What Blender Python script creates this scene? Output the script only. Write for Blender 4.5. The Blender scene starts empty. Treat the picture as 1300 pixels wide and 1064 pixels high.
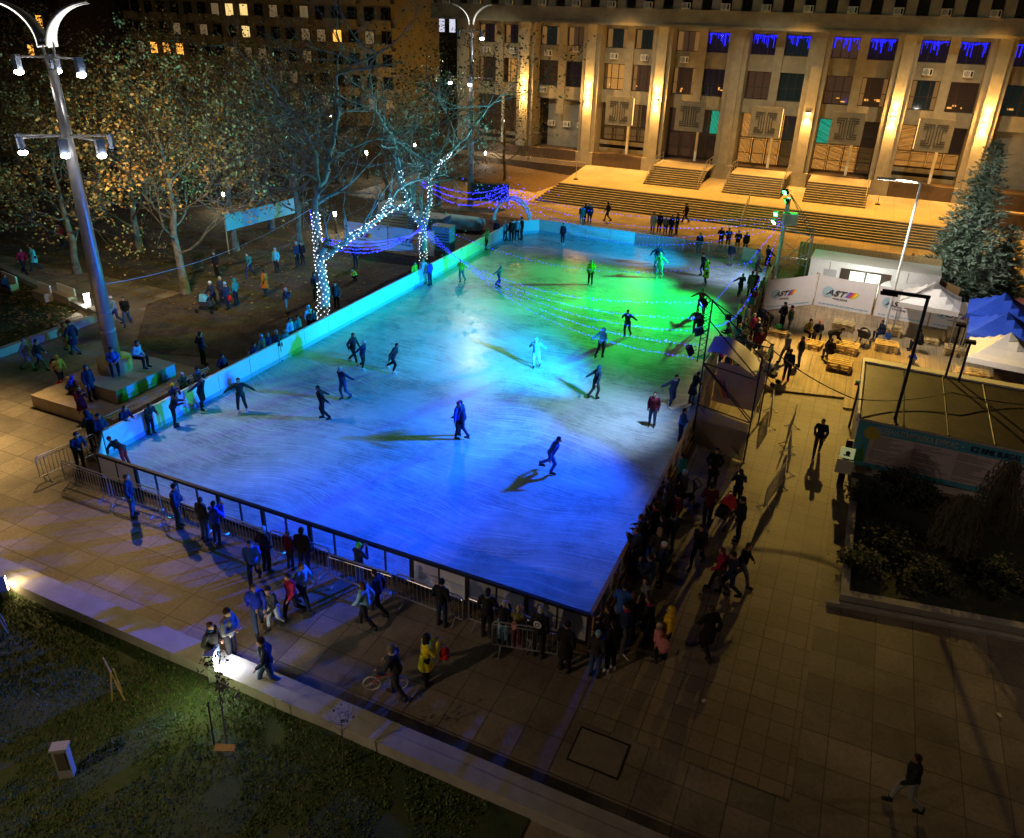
import bpy, math, random
from mathutils import Vector, Matrix, noise
PI = math.pi
R = math.radians
random.seed(7)
scene = bpy.context.scene
col = scene.collection

# ---------------- camera ----------------
CAM_H = 16.5
CR = Vector((0.910581, 0.412366, 0.028212))
CD = Vector((0.201016, -0.382173, -0.901962))
CF = Vector((-0.361157, 0.826981, -0.430892))
FPX = 983.392
cam_data = bpy.data.cameras.new("camera")
cam = bpy.data.objects.new("camera", cam_data)
col.objects.link(cam)
m = Matrix.Identity(4)
for i in range(3):
    m[i][0] = CR[i]; m[i][1] = -CD[i]; m[i][2] = -CF[i]
m[2][3] = CAM_H
cam.matrix_world = m
cam_data.sensor_width = 36.0
cam_data.lens = FPX / 1300 * 36.0
cam_data.shift_y = (486.5 - 532) / 1300
cam_data.clip_end = 2000
cam_data.clip_start = 0.2
scene.camera = cam

# ---------------- world and exposure ----------------
world = bpy.data.worlds.new("World")
scene.world = world
world.use_nodes = True
wn = world.node_tree
sky = wn.nodes.new('ShaderNodeTexSky')
sky.sky_type = 'NISHITA'
sky.sun_disc = False
sky.sun_elevation = R(14)
sky.sun_rotation = R(160)
bg = wn.nodes['Background']
wn.links.new(sky.outputs[0], bg.inputs[0])
bg.inputs[1].default_value = 0.0009
scene.view_settings.view_transform = 'Standard'
scene.view_settings.look = 'None'
scene.view_settings.exposure = 0.0
scene.view_settings.gamma = 1.0
scene.cycles.use_denoising = True
scene.cycles.max_bounces = 6
scene.cycles.transparent_max_bounces = 12
scene.cycles.sample_clamp_indirect = 3.0
scene.cycles.sample_clamp_direct = 0.0
sun_d = bpy.data.lights.new("sun", 'SUN')
sun_d.energy = 0.04
sun_d.angle = R(25)
sun_d.color = (1.0, 0.66, 0.36)
sun = bpy.data.objects.new("sun", sun_d)
sun.rotation_euler = (R(38), R(-8), R(-25))
col.objects.link(sun)

def aim(o, tgt):
    d = Vector(tgt) - o.location
    o.rotation_euler = d.to_track_quat('-Z', 'Y').to_euler()

def spot(name, loc, tgt, power, color, cone, blend=0.6, size=0.12):
    d = bpy.data.lights.new(name, 'SPOT')
    d.energy = power; d.color = color; d.spot_size = R(cone); d.spot_blend = blend
    d.shadow_soft_size = size
    o = bpy.data.objects.new(name, d); o.location = loc; aim(o, tgt)
    col.objects.link(o)
    return o

def lamp_point(name, loc, power, color, size=0.15):
    d = bpy.data.lights.new(name, 'POINT')
    d.energy = power; d.color = color; d.shadow_soft_size = size
    o = bpy.data.objects.new(name, d); o.location = loc
    col.objects.link(o)
    return o

BLUE = (0.0, 0.13, 1.0); GREEN = (0.0, 1.0, 0.12); WHITE = (0.86, 0.88, 1.0)
WARM = (1.0, 0.62, 0.30); SODIUM = (1.0, 0.50, 0.08)
TA = (-5.45, 30.0, 5.9)      # head of the light mast beside the scaffold
TB = (-5.3, 54.1, 5.6)      # head of the far light mast
LP = (-29.2, 22.1)           # the big lamp post
# colour floods on the masts
spot("blue_flood_light", TA, (-12.6, 20.0, 0), 13500, (0.0, 0.09, 1.0), 82, 0.9, 0.25)
spot("blue_flood_light", (TA[0], TA[1], 5.0), (-20, 24, 0), 24000, (0.0, 0.13, 1.0), 62, 1.0)
spot("blue_flood_light", (TA[0], TA[1], 4.6), (-22.0, 37, 0), 48000, (0.0, 0.30, 1.0), 56, 1.0, 0.3)
spot("blue_flood_light", (TA[0], TA[1], 5.6), (-18.8, 11.8, 0), 42000, (0.0, 0.05, 1.0), 42, 1.0)
spot("green_flood_light", TB, (-12.0, 42.5, 0), 40000, (0.0, 1.0, 0.10), 56, 1.0, 0.3)
spot("green_flood_light", (TB[0], TB[1], 5.2), (-19, 47, 0), 25000, (0.0, 1.0, 0.22), 52, 1.0, 0.3)
spot("blue_flood_light", (TB[0], TB[1], 4.7), (-18, 58.0, 0.3), 16000, (0.0, 0.50, 1.0), 46, 1.0)
spot("white_flood_light", (TB[0], TB[1], 4.4), (-7.4, 55.0, 0), 1500, (0.60, 0.62, 1.0), 78, 1.0)
spot("white_flood_light", (TA[0], TA[1], 5.6), (-9.6, 30.4, 0), 3000, (0.44, 0.62, 1.0), 86, 1.0)
# white floods on the big lamp post
spot("post_flood_light", (LP[0] + .9, LP[1] - .6, 10.5), (-22.0, 21.5, 0), 2300, (0.80, 0.76, 1.0), 54, 1.0)
spot("post_flood_light", (LP[0] - .6, LP[1] - .9, 10.5), (-34, 9.5, 0), 17000, (1.0, 0.64, 0.24), 94, 1.0)
spot("post_flood_light", (LP[0] + .2, LP[1] + .9, 10.5), (-38, 37, 0), 4500, (1.0, 0.68, 0.32), 66, 1.0)
spot("post_flood_light", (LP[0] - 1.0, LP[1] + .2, 13.5), (-41, 38, 4), 7000, (1.0, 0.66, 0.30), 66, 1.0)
spot("added_cyan_light", (TB[0], TB[1], 5.5), (-28, 41, 9.0), 80000, (0.16, 0.74, 1.0), 32, 1.0)  # cyan spot added at the far mast to brighten the bare trees
spot("added_spruce_light", (1.6, 46.4, 9.1), (7.4, 60, 4.5), 6000, (0.92, 1.0, 0.84), 46, 1.0)  # extra spot added near the street lamp to brighten the spruces
spot("post_flood_light", (LP[0] + .7, LP[1] - 1.0, 10.5), (-19, 10.0, 0), 5200, (1.0, 0.60, 0.24), 50, 1.0)
# the second lamp post by the trees
spot("post_flood_light", (-32.4, 64.2, 14.2), (-38, 52, 6), 6000, (0.85, 0.95, 0.8), 130, 1.0)
# unseen fill lights added behind the camera and at right, lifting plaza and bed
spot("street_lamp_and_fill", (-18, -4, 11), (-10, 8, 0), 3800, (1.0, 0.68, 0.42), 60, 1.0)
spot("street_lamp_and_fill", (17, 21, 8), (7, 25, 0), 800, (1.0, 0.70, 0.52), 115, 1.0)
# the white street lamp over the wooden terrace
spot("street_lamp_and_fill", (-0.1, 46.4, 8.8), (2.2, 39.0, 0), 7600, (1.0, 0.62, 0.12), 82, 0.5)
spot("street_lamp_and_fill", (0.4, 46.2, 8.7), (1.2, 50.6, 1.0), 3200, (1.0, 0.88, 0.80), 78, 0.9)
spot("street_lamp_and_fill", (0.2, 46.4, 8.7), (-3.4, 42.0, 0.5), 3600, (1.0, 0.78, 0.42), 40, 0.9)
spot("street_lamp_and_fill", (1.0, 46.4, 8.7), (7.4, 46.5, 2.5), 2600, (1.0, 0.95, 0.88), 70, 0.9)
# the square headed lamp on the flat roof shines on tents and spruces
spot("roof_lamp_light", (5.0, 36.4, 5.0), (8.5, 50, 2.5), 1100, (1.0, 0.90, 0.78), 110, 1.0)
# unseen floods added above the view, lighting the tall building's forecourt and front
for x in (-25, -8, 8):
    spot("added_building_fill", (x, 81.5, 23.0), (x, 76.5, 1.3), 62000, (1.0, 0.46, 0.07), 70, 1.0)
for x in (-40, -25, -10, 5):
    spot("added_building_fill", (x, 69.0, 24.0), (x, 85, 6.0), 8500, (1.0, 0.82, 0.50), 50, 1.0)

# ---------------- helpers ----------------
def ray(px, py):
    return CR * (px - 650) + CD * (py - 486.5) + CF * FPX
def G(px, py, z=0.0):
    d = ray(px, py); t = (z - CAM_H) / d.z
    return Vector((d.x * t, d.y * t, z))

_m = {}
def mat(name, color, rough=0.7, metal=0.0, emit=0.0, ecol=None, var=0.0, scale=6.0, bump=0.0, spec=0.4, alpha=None):
    if name in _m: return _m[name]
    mt = bpy.data.materials.new(name); mt.use_nodes = True
    nt = mt.node_tree; b = nt.nodes['Principled BSDF']
    b.inputs['Base Color'].default_value = (*color, 1)
    b.inputs['Roughness'].default_value = rough
    b.inputs['Metallic'].default_value = metal
    b.inputs['Specular IOR Level'].default_value = spec
    if emit:
        b.inputs['Emission Color'].default_value = (*(ecol or color), 1)
        b.inputs['Emission Strength'].default_value = emit
    if alpha is not None: b.inputs['Alpha'].default_value = alpha
    if var or bump:
        tc = nt.nodes.new('ShaderNodeTexCoord')
        ns = nt.nodes.new('ShaderNodeTexNoise'); ns.inputs['Scale'].default_value = scale
        ns.inputs['Detail'].default_value = 6; ns.inputs['Roughness'].default_value = 0.65
        nt.links.new(tc.outputs['Object'], ns.inputs['Vector'])
        if var:
            mr = nt.nodes.new('ShaderNodeMapRange')
            mr.inputs[1].default_value = 0.3; mr.inputs[2].default_value = 0.7
            mr.inputs[3].default_value = 1 - var; mr.inputs[4].default_value = 1 + var
            nt.links.new(ns.outputs[0], mr.inputs[0])
            mx = nt.nodes.new('ShaderNodeVectorMath'); mx.operation = 'SCALE'
            mx.inputs[0].default_value = color
            nt.links.new(mr.outputs[0], mx.inputs['Scale'])
            nt.links.new(mx.outputs[0], b.inputs['Base Color'])
        if bump:
            bp = nt.nodes.new('ShaderNodeBump'); bp.inputs['Strength'].default_value = bump
            nt.links.new(ns.outputs[0], bp.inputs['Height'])
            nt.links.new(bp.outputs[0], b.inputs['Normal'])
    _m[name] = mt
    return mt

def glassy(name, tint, alpha, rough=0.15):
    if name in _m: return _m[name]
    mt = bpy.data.materials.new(name); mt.use_nodes = True
    nt = mt.node_tree; b = nt.nodes['Principled BSDF']; out = nt.nodes['Material Output']
    b.inputs['Base Color'].default_value = (*tint, 1); b.inputs['Roughness'].default_value = rough
    tr = nt.nodes.new('ShaderNodeBsdfTransparent'); tr.inputs[0].default_value = (0.93, 0.95, 0.97, 1)
    mx = nt.nodes.new('ShaderNodeMixShader'); mx.inputs[0].default_value = alpha
    nt.links.new(tr.outputs[0], mx.inputs[1]); nt.links.new(b.outputs[0], mx.inputs[2])
    nt.links.new(mx.outputs[0], out.inputs[0])
    _m[name] = mt
    return mt

class MB:
    def __init__(s): s.v = []; s.f = []; s.mi = []; s.cur = 0
    def add(s, vs, fs):
        n = len(s.v); s.v += [tuple(v) for v in vs]
        for f in fs: s.f.append(tuple(n + i for i in f)); s.mi.append(s.cur)
        return s
    def box(s, x0, y0, z0, x1, y1, z1):
        return s.add([(x0,y0,z0),(x1,y0,z0),(x1,y1,z0),(x0,y1,z0),(x0,y0,z1),(x1,y0,z1),(x1,y1,z1),(x0,y1,z1)],
            [(0,3,2,1),(4,5,6,7),(0,1,5,4),(1,2,6,5),(2,3,7,6),(3,0,4,7)])
    def cbox(s, c, sx, sy, sz, rz=0.0, tilt=0.0):
        c = Vector(c); M = Matrix.Rotation(rz, 3, 'Z') @ Matrix.Rotation(tilt, 3, 'X'); vs = []
        for z in (-.5, .5):
            for x, y in ((-.5,-.5),(.5,-.5),(.5,.5),(-.5,.5)):
                vs.append(c + M @ Vector((x*sx, y*sy, z*sz)))
        return s.add(vs, [(0,3,2,1),(4,5,6,7),(0,1,5,4),(1,2,6,5),(2,3,7,6),(3,0,4,7)])
    def prism(s, poly, z0, z1):
        n = len(poly); a = sum(poly[i][0]*poly[(i+1)%n][1]-poly[(i+1)%n][0]*poly[i][1] for i in range(n))
        if a < 0: poly = poly[::-1]
        vs = [(p[0],p[1],z0) for p in poly] + [(p[0],p[1],z1) for p in poly]
        fs = [tuple(range(n-1,-1,-1)), tuple(range(n,2*n))] + [(i,(i+1)%n,n+(i+1)%n,n+i) for i in range(n)]
        return s.add(vs, fs)
    def quad(s, a, b, c, d): return s.add([a,b,c,d], [(0,1,2,3)])
    def tube(s, pts, rad, n=6, caps=True):
        pts = [Vector(p) for p in pts]
        if not isinstance(rad, (list, tuple)): rad = [rad]*len(pts)
        vs = []; fs = []; prev = None
        for i, p in enumerate(pts):
            a = pts[max(0,i-1)]; b = pts[min(len(pts)-1,i+1)]; d = (b-a)
            if d.length < 1e-6: d = Vector((0,0,1))
            d.normalize()
            if prev is None:
                u = d.cross(Vector((0,0,1)))
                if u.length < .05: u = Vector((1,0,0))
            else: u = prev - d*prev.dot(d)
            u.normalize(); prev = u; w = d.cross(u)
            for k in range(n):
                t = 2*PI*k/n; vs.append(p + (u*math.cos(t)+w*math.sin(t))*rad[i])
        for i in range(len(pts)-1):
            for k in range(n):
                fs.append((i*n+k, i*n+(k+1)%n, (i+1)*n+(k+1)%n, (i+1)*n+k))
        if caps:
            fs.append(tuple(range(n-1,-1,-1))); fs.append(tuple((len(pts)-1)*n+k for k in range(n)))
        return s.add(vs, fs)
    def ball(s, c, r, seg=8, rings=6, sc=(1,1,1)):
        c = Vector(c); vs = [c+Vector((0,0,-r*sc[2]))]; fs = []
        for i in range(1, rings):
            ph = -PI/2+PI*i/rings
            for k in range(seg):
                t = 2*PI*k/seg
                vs.append(c+Vector((r*sc[0]*math.cos(ph)*math.cos(t), r*sc[1]*math.cos(ph)*math.sin(t), r*sc[2]*math.sin(ph))))
        vs.append(c+Vector((0,0,r*sc[2]))); L = len(vs)-1
        for k in range(seg): fs.append((0, 1+(k+1)%seg, 1+k)); fs.append((L, L-seg+k, L-seg+(k+1)%seg))
        for i in range(rings-2):
            for k in range(seg):
                a = 1+i*seg+k; b = 1+i*seg+(k+1)%seg; fs.append((a, b, b+seg, a+seg))
        return s.add(vs, fs)
    def cyl(s, c, r, h, n=20, r2=None):
        return s.tube([c, (c[0],c[1],c[2]+h)], [r, r if r2 is None else r2], n)
    def build(s, name, mt, parent=None, smooth=False, loc=None, rz=0.0, kind=None):
        me = bpy.data.meshes.new(name); me.from_pydata(s.v, [], s.f)
        for q in (mt if isinstance(mt, (list, tuple)) else [mt]): me.materials.append(q)
        if any(s.mi): me.polygons.foreach_set('material_index', s.mi)
        if smooth: me.polygons.foreach_set('use_smooth', [True]*len(s.f))
        me.update()
        o = bpy.data.objects.new(name, me); col.objects.link(o)
        if parent: o.parent = parent
        if loc is not None: o.location = loc
        o.rotation_euler.z = rz
        if kind: o['kind'] = kind
        return o

def tag(o, label, cat, group=None):
    o['label'] = label; o['category'] = cat
    if group: o['group'] = group
    return o
def thing(name, label, cat, loc=(0,0,0), rz=0.0, group=None):
    o = bpy.data.objects.new(name, None); o.empty_display_size = .2; col.objects.link(o)
    o.location = loc; o.rotation_euler.z = rz
    return tag(o, label, cat, group)
def dup(root, loc, rz, label=None, group=None):
    r = root.copy(); col.objects.link(r); r.location = loc; r.rotation_euler.z = rz
    if label: r['label'] = label
    if group: r['group'] = group
    for ch in list(root.children):
        c = ch.copy(); col.objects.link(c); c.parent = r
        for g in list(ch.children):
            d = g.copy(); col.objects.link(d); d.parent = c
    return r
def nth(i):
    return ['first','second','third','fourth','fifth','sixth','seventh','eighth','ninth','tenth','eleventh','twelfth','thirteenth','fourteenth','fifteenth','sixteenth','seventeenth','eighteenth','nineteenth','twentieth'][i]
def text_mesh(name, body, size, mt, parent, loc, rot, extrude=0.004, align='LEFT', shear=0.0, bold=0.0, sx=1.0):
    cu = bpy.data.curves.new(name, 'FONT'); cu.body = body; cu.size = size; cu.extrude = extrude
    cu.align_x = align; cu.shear = shear; cu.offset = bold
    t = bpy.data.objects.new(name, cu); col.objects.link(t)
    bpy.context.view_layer.update()
    me = bpy.data.meshes.new_from_object(t.evaluated_get(bpy.context.evaluated_depsgraph_get()))
    col.objects.unlink(t); bpy.data.objects.remove(t)
    me.materials.clear(); me.materials.append(mt)
    for v in me.vertices: v.co.x *= sx
    o = bpy.data.objects.new(name, me); col.objects.link(o)
    if parent: o.parent = parent
    o.location = loc; o.rotation_euler = rot
    return o

# ---------------- shared materials ----------------
M = {}
M['concrete'] = mat('pale_concrete', (0.36,0.33,0.26), .85, var=.18, scale=1.2, bump=.1)
M['concrete_grey'] = mat('grey_concrete', (0.30,0.30,0.28), .85, var=.2, scale=1.5, bump=.1)
M['plinth'] = mat('plinth_stone', (0.42,0.33,0.22), .8, var=.15, scale=2)
M['dark_stone'] = mat('brown_stone', (0.11,0.075,0.05), .75, var=.25, scale=2)
M['steel'] = mat('galvanised_steel', (0.55,0.56,0.58), .35, .85)
M['black_metal'] = mat('black_metal', (0.02,0.02,0.022), .5, .3)
M['pole'] = mat('painted_pole_grey', (0.42,0.41,0.42), .32, .5, var=.08, scale=3)
M['white_paint'] = mat('white_paint', (0.78,0.78,0.76), .5, var=.05)
M['white_plastic'] = mat('white_board_plastic', (0.72,0.75,0.76), .42, var=.06, scale=1.5)
M['wood'] = mat('raw_wood', (0.42,0.27,0.13), .75, var=.25, scale=8)
M['pallet'] = mat('pallet_wood', (0.60,0.42,0.17), .8)
M['glass_dark'] = mat('dark_window_glass', (0.02,0.02,0.022), .06, spec=.8)
M['glow_white'] = mat('white_lamp_glow', (1,1,1), emit=60, ecol=(1,.97,.92))
M['glow_warm'] = mat('warm_lamp_glow', (1,.8,.5), emit=70, ecol=(1,.68,.30))
M['glow_blue'] = mat('blue_lamp_glow', (.1,.2,1), emit=25, ecol=(.02,.08,1))
M['glow_green'] = mat('green_lamp_glow', (.1,1,.2), emit=30, ecol=(.04,1,.12))
M['bulb_white'] = mat('white_fairy_bulb', (1,1,1), emit=5, ecol=(.75,.88,1))
M['bulb_blue'] = mat('blue_fairy_bulb', (.1,.1,1), emit=5, ecol=(.03,.03,1))
M['cable'] = mat('black_cable', (.015,.015,.015), .6)
# ---------------- ground and setting ----------------
def nodes_mat(name):
    mt = bpy.data.materials.new(name); mt.use_nodes = True
    return mt, mt.node_tree, mt.node_tree.nodes['Principled BSDF']
def N(nt, t, **kw):
    n = nt.nodes.new(t)
    for k, v in kw.items():
        if k.startswith('_'): setattr(n, k[1:], v)
        else: n.inputs[k.replace('__', ' ')].default_value = v
    return n

def paving_mat(name, c1, c2, grout, sx, sy, big=None, stain=.5, offset=0.0):
    mt, nt, b = nodes_mat(name); L = nt.links.new
    tc = N(nt, 'ShaderNodeTexCoord')
    br = N(nt, 'ShaderNodeTexBrick'); br.offset = offset
    br.inputs['Color1'].default_value = (*c1,1); br.inputs['Color2'].default_value = (*c2,1)
    br.inputs['Mortar'].default_value = (*grout,1); br.inputs['Scale'].default_value = 1
    br.inputs['Brick Width'].default_value = sx; br.inputs['Row Height'].default_value = sy
    br.inputs['Mortar Size'].default_value = .018; br.inputs['Mortar Smooth'].default_value = .3
    L(tc.outputs['Object'], br.inputs['Vector'])
    n1 = N(nt, 'ShaderNodeTexNoise', Scale=.35, Detail=8, Roughness=.65); L(tc.outputs['Object'], n1.inputs['Vector'])
    n2 = N(nt, 'ShaderNodeTexNoise', Scale=9, Detail=5, Roughness=.7); L(tc.outputs['Object'], n2.inputs['Vector'])
    r1 = N(nt, 'ShaderNodeMapRange'); r1.inputs[1].default_value=.35; r1.inputs[2].default_value=.68
    r1.inputs[3].default_value=1-stain; r1.inputs[4].default_value=1.1; L(n1.outputs[0], r1.inputs[0])
    r2 = N(nt, 'ShaderNodeMapRange'); r2.inputs[1].default_value=.3; r2.inputs[2].default_value=.7
    r2.inputs[3].default_value=.78; r2.inputs[4].default_value=1.18; L(n2.outputs[0], r2.inputs[0])
    mu = N(nt, 'ShaderNodeMath', _operation='MULTIPLY'); L(r1.outputs[0], mu.inputs[0]); L(r2.outputs[0], mu.inputs[1])
    vo = N(nt, 'ShaderNodeTexVoronoi', Scale=1.7, Randomness=1.0); L(tc.outputs['Object'], vo.inputs['Vector'])
    gm = N(nt, 'ShaderNodeMapRange'); gm.inputs[1].default_value=.03; gm.inputs[2].default_value=.06; gm.inputs[3].default_value=.45; gm.inputs[4].default_value=1.0; L(vo.outputs['Distance'], gm.inputs[0])
    mg = N(nt, 'ShaderNodeMath', _operation='MULTIPLY'); L(mu.outputs[0], mg.inputs[0]); L(gm.outputs[0], mg.inputs[1]); mu = mg
    last = mu
    if big:
        b2 = N(nt, 'ShaderNodeTexBrick'); b2.offset = 0
        b2.inputs['Color1'].default_value=(1,1,1,1); b2.inputs['Color2'].default_value=(.9,.9,.9,1); b2.inputs['Mortar'].default_value=(.72,.72,.72,1)
        b2.inputs['Scale'].default_value=1; b2.inputs['Brick Width'].default_value=big[0]; b2.inputs['Row Height'].default_value=big[1]
        b2.inputs['Mortar Size'].default_value=.02; L(tc.outputs['Object'], b2.inputs['Vector'])
        m3 = N(nt, 'ShaderNodeMath', _operation='MULTIPLY'); L(mu.outputs[0], m3.inputs[0]); L(b2.outputs['Color'], m3.inputs[1]); last = m3
    sc = N(nt, 'ShaderNodeVectorMath', _operation='SCALE'); L(br.outputs['Color'], sc.inputs[0]); L(last.outputs[0], sc.inputs['Scale'])
    L(sc.outputs[0], b.inputs['Base Color'])
    rr = N(nt, 'ShaderNodeMapRange'); rr.inputs[3].default_value=.45; rr.inputs[4].default_value=.8; L(n1.outputs[0], rr.inputs[0]); L(rr.outputs[0], b.inputs['Roughness'])
    bp = N(nt, 'ShaderNodeBump', Strength=.25, Distance=.02); L(last.outputs[0], bp.inputs['Height']); L(bp.outputs[0], b.inputs['Normal'])
    return mt

def blotch_mat(name, cols, scale, rough=.9, bump=.4, detail=8):
    mt, nt, b = nodes_mat(name); L = nt.links.new
    tc = N(nt, 'ShaderNodeTexCoord'); n1 = N(nt, 'ShaderNodeTexNoise', Scale=scale, Detail=detail, Roughness=.7); L(tc.outputs['Object'], n1.inputs['Vector'])
    cr = N(nt, 'ShaderNodeValToRGB'); e = cr.color_ramp.elements
    e[0].position = .32; e[0].color = (*cols[0],1); e[1].position = .68; e[1].color = (*cols[-1],1)
    for i, c in enumerate(cols[1:-1]): q = e.new(.32+.36*(i+1)/(len(cols)-1)); q.color = (*c,1)
    n2 = N(nt, 'ShaderNodeTexNoise', Scale=scale*9, Detail=4, Roughness=.7); L(tc.outputs['Object'], n2.inputs['Vector'])
    ad = N(nt, 'ShaderNodeMath', _operation='ADD'); L(n1.outputs[0], ad.inputs[0])
    mm = N(nt, 'ShaderNodeMath', _operation='MULTIPLY_ADD'); mm.inputs[1].default_value=.5; mm.inputs[2].default_value=-.25; L(n2.outputs[0], mm.inputs[0]); L(mm.outputs[0], ad.inputs[1])
    L(ad.outputs[0], cr.inputs[0]); L(cr.outputs[0], b.inputs['Base Color']); b.inputs['Roughness'].default_value = rough
    bp = N(nt, 'ShaderNodeBump', Strength=bump, Distance=.05); L(n2.outputs[0], bp.inputs['Height']); L(bp.outputs[0], b.inputs['Normal'])
    return mt

M['paving'] = paving_mat('plaza_slabs', (.33,.28,.21), (.21,.18,.14), (.13,.11,.085), 1.02, 1.02, (4.08,4.08))
M['lane_paving'] = paving_mat('lane_slabs', (.31,.26,.175), (.24,.195,.13), (.15,.12,.08), .6, .6, (2.4,2.4), .3)
M['terrace_paving'] = paving_mat('forecourt_slabs', (.42,.36,.26), (.38,.33,.24), (.25,.2,.15), 1.5, 1.5, None, .2)
M['dirt'] = blotch_mat('packed_dirt', [(.025,.020,.016),(.055,.042,.03),(.11,.08,.05),(.07,.052,.036)], .45)
M['park_soil'] = blotch_mat('park_soil', [(.03,.026,.018),(.07,.055,.03),(.12,.085,.04)], .8)
M['lawn'] = blotch_mat('lawn_soil', [(.02,.035,.014),(.035,.065,.02),(.055,.06,.025)], 1.6)
M['bed'] = blotch_mat('bed_soil', [(.012,.016,.01),(.02,.028,.014),(.03,.03,.02)], 1.5)
M['deck'] = None
mt, nt, b = nodes_mat('deck_planks'); L = nt.links.new
tc = N(nt,'ShaderNodeTexCoord'); mp = N(nt,'ShaderNodeMapping'); mp.inputs['Scale'].default_value=(7,.35,1); L(tc.outputs['Object'], mp.inputs[0])
n1 = N(nt,'ShaderNodeTexNoise', Scale=1, Detail=6, Roughness=.7); L(mp.outputs[0], n1.inputs['Vector'])
n3 = N(nt,'ShaderNodeTexNoise', Scale=.7, Detail=3); L(tc.outputs['Object'], n3.inputs['Vector'])
br = N(nt,'ShaderNodeTexBrick'); br.offset=.5
for k,v in (('Color1',(.40,.29,.15,1)),('Color2',(.31,.22,.12,1)),('Mortar',(.10,.07,.04,1))): br.inputs[k].default_value=v
br.inputs['Scale'].default_value=1; br.inputs['Brick Width'].default_value=1.25; br.inputs['Row Height'].default_value=2.5; br.inputs['Mortar Size'].default_value=.015; L(tc.outputs['Object'], br.inputs['Vector'])
mr = N(nt,'ShaderNodeMapRange'); mr.inputs[1].default_value=.3; mr.inputs[2].default_value=.7; mr.inputs[3].default_value=.5; mr.inputs[4].default_value=1.25; L(n1.outputs[0], mr.inputs[0])
mr2 = N(nt,'ShaderNodeMapRange'); mr2.inputs[1].default_value=.3; mr2.inputs[2].default_value=.7; mr2.inputs[3].default_value=.7; mr2.inputs[4].default_value=1.15; L(n3.outputs[0], mr2.inputs[0])
mu = N(nt,'ShaderNodeMath',_operation='MULTIPLY'); L(mr.outputs[0],mu.inputs[0]); L(mr2.outputs[0],mu.inputs[1])
sc = N(nt,'ShaderNodeVectorMath',_operation='SCALE'); L(br.outputs['Color'],sc.inputs[0]); L(mu.outputs[0],sc.inputs['Scale']); L(sc.outputs[0],b.inputs['Base Color']); b.inputs['Roughness'].default_value=.6
M['deck'] = mt
# ice: white, scratched by skates, slightly glossy
mt, nt, b = nodes_mat('skated_ice'); L = nt.links.new
tc = N(nt,'ShaderNodeTexCoord'); acc = None
wz = N(nt,'ShaderNodeTexNoise', Scale=.11, Detail=2); L(tc.outputs['Object'],wz.inputs['Vector'])
wv = N(nt,'ShaderNodeVectorMath',_operation='MULTIPLY_ADD'); wv.inputs[1].default_value=(5,5,0); L(wz.outputs['Color'],wv.inputs[0]); L(tc.outputs['Object'],wv.inputs[2])
for ang, sx_, sy_, lo, hi, amt in ((-.9,.4,9,.5,.8,.09),(-.35,.3,17,.57,.66,.20),(.5,.35,21,.58,.67,.22),(1.25,.3,24,.59,.67,.22),(-1.5,.4,15,.57,.68,.18),(.1,.5,28,.59,.67,.18)):
    mp = N(nt,'ShaderNodeMapping'); mp.inputs['Rotation'].default_value=(0,0,ang); mp.inputs['Scale'].default_value=(sx_,sy_,1); L(wv.outputs[0],mp.inputs[0])
    n1 = N(nt,'ShaderNodeTexNoise', Scale=1, Detail=5, Roughness=.65, Distortion=.4); L(mp.outputs[0],n1.inputs['Vector'])
    q = N(nt,'ShaderNodeMapRange'); q.inputs[1].default_value=lo; q.inputs[2].default_value=hi; q.inputs[3].default_value=0; q.inputs[4].default_value=amt; L(n1.outputs[0],q.inputs[0])
    if acc is None: acc = q.outputs[0]
    else:
        ad = N(nt,'ShaderNodeMath',_operation='ADD'); L(acc,ad.inputs[0]); L(q.outputs[0],ad.inputs[1]); acc = ad.outputs[0]
n4 = N(nt,'ShaderNodeTexNoise', Scale=.35, Detail=7, Roughness=.7); L(tc.outputs['Object'],n4.inputs['Vector'])
ad = N(nt,'ShaderNodeMath',_operation='MULTIPLY_ADD'); ad.inputs[1].default_value=.7; L(n4.outputs[0],ad.inputs[0]); L(acc,ad.inputs[2])
n5 = N(nt,'ShaderNodeTexNoise', Scale=14, Detail=4, Roughness=.8); L(tc.outputs['Object'],n5.inputs['Vector'])
ad5 = N(nt,'ShaderNodeMath',_operation='MULTIPLY_ADD'); ad5.inputs[1].default_value=.22; L(n5.outputs[0],ad5.inputs[0]); L(ad.outputs[0],ad5.inputs[2]); ad = ad5
mr = N(nt,'ShaderNodeMapRange'); mr.inputs[1].default_value=.32; mr.inputs[2].default_value=.95; mr.inputs[3].default_value=.24; mr.inputs[4].default_value=.95; L(ad.outputs[0],mr.inputs[0])
cc = N(nt,'ShaderNodeCombineColor'); mr_=N(nt,'ShaderNodeMath',_operation='MULTIPLY'); mr_.inputs[1].default_value=.80; L(mr.outputs[0],mr_.inputs[0]); L(mr_.outputs[0],cc.inputs[0]); L(mr.outputs[0],cc.inputs[1])
m2 = N(nt,'ShaderNodeMath',_operation='MULTIPLY'); m2.inputs[1].default_value=1.04; L(mr.outputs[0],m2.inputs[0]); L(m2.outputs[0],cc.inputs[2]); L(cc.outputs[0],b.inputs['Base Color'])
mr2 = N(nt,'ShaderNodeMapRange'); mr2.inputs[1].default_value=.35; mr2.inputs[2].default_value=1.05; mr2.inputs[3].default_value=.22; mr2.inputs[4].default_value=.6; L(ad.outputs[0],mr2.inputs[0]); L(mr2.outputs[0],b.inputs['Roughness'])
bp = N(nt,'ShaderNodeBump', Strength=.25, Distance=.01); L(acc,bp.inputs['Height']); L(bp.outputs[0],b.inputs['Normal'])
M['ice'] = mt

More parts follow.
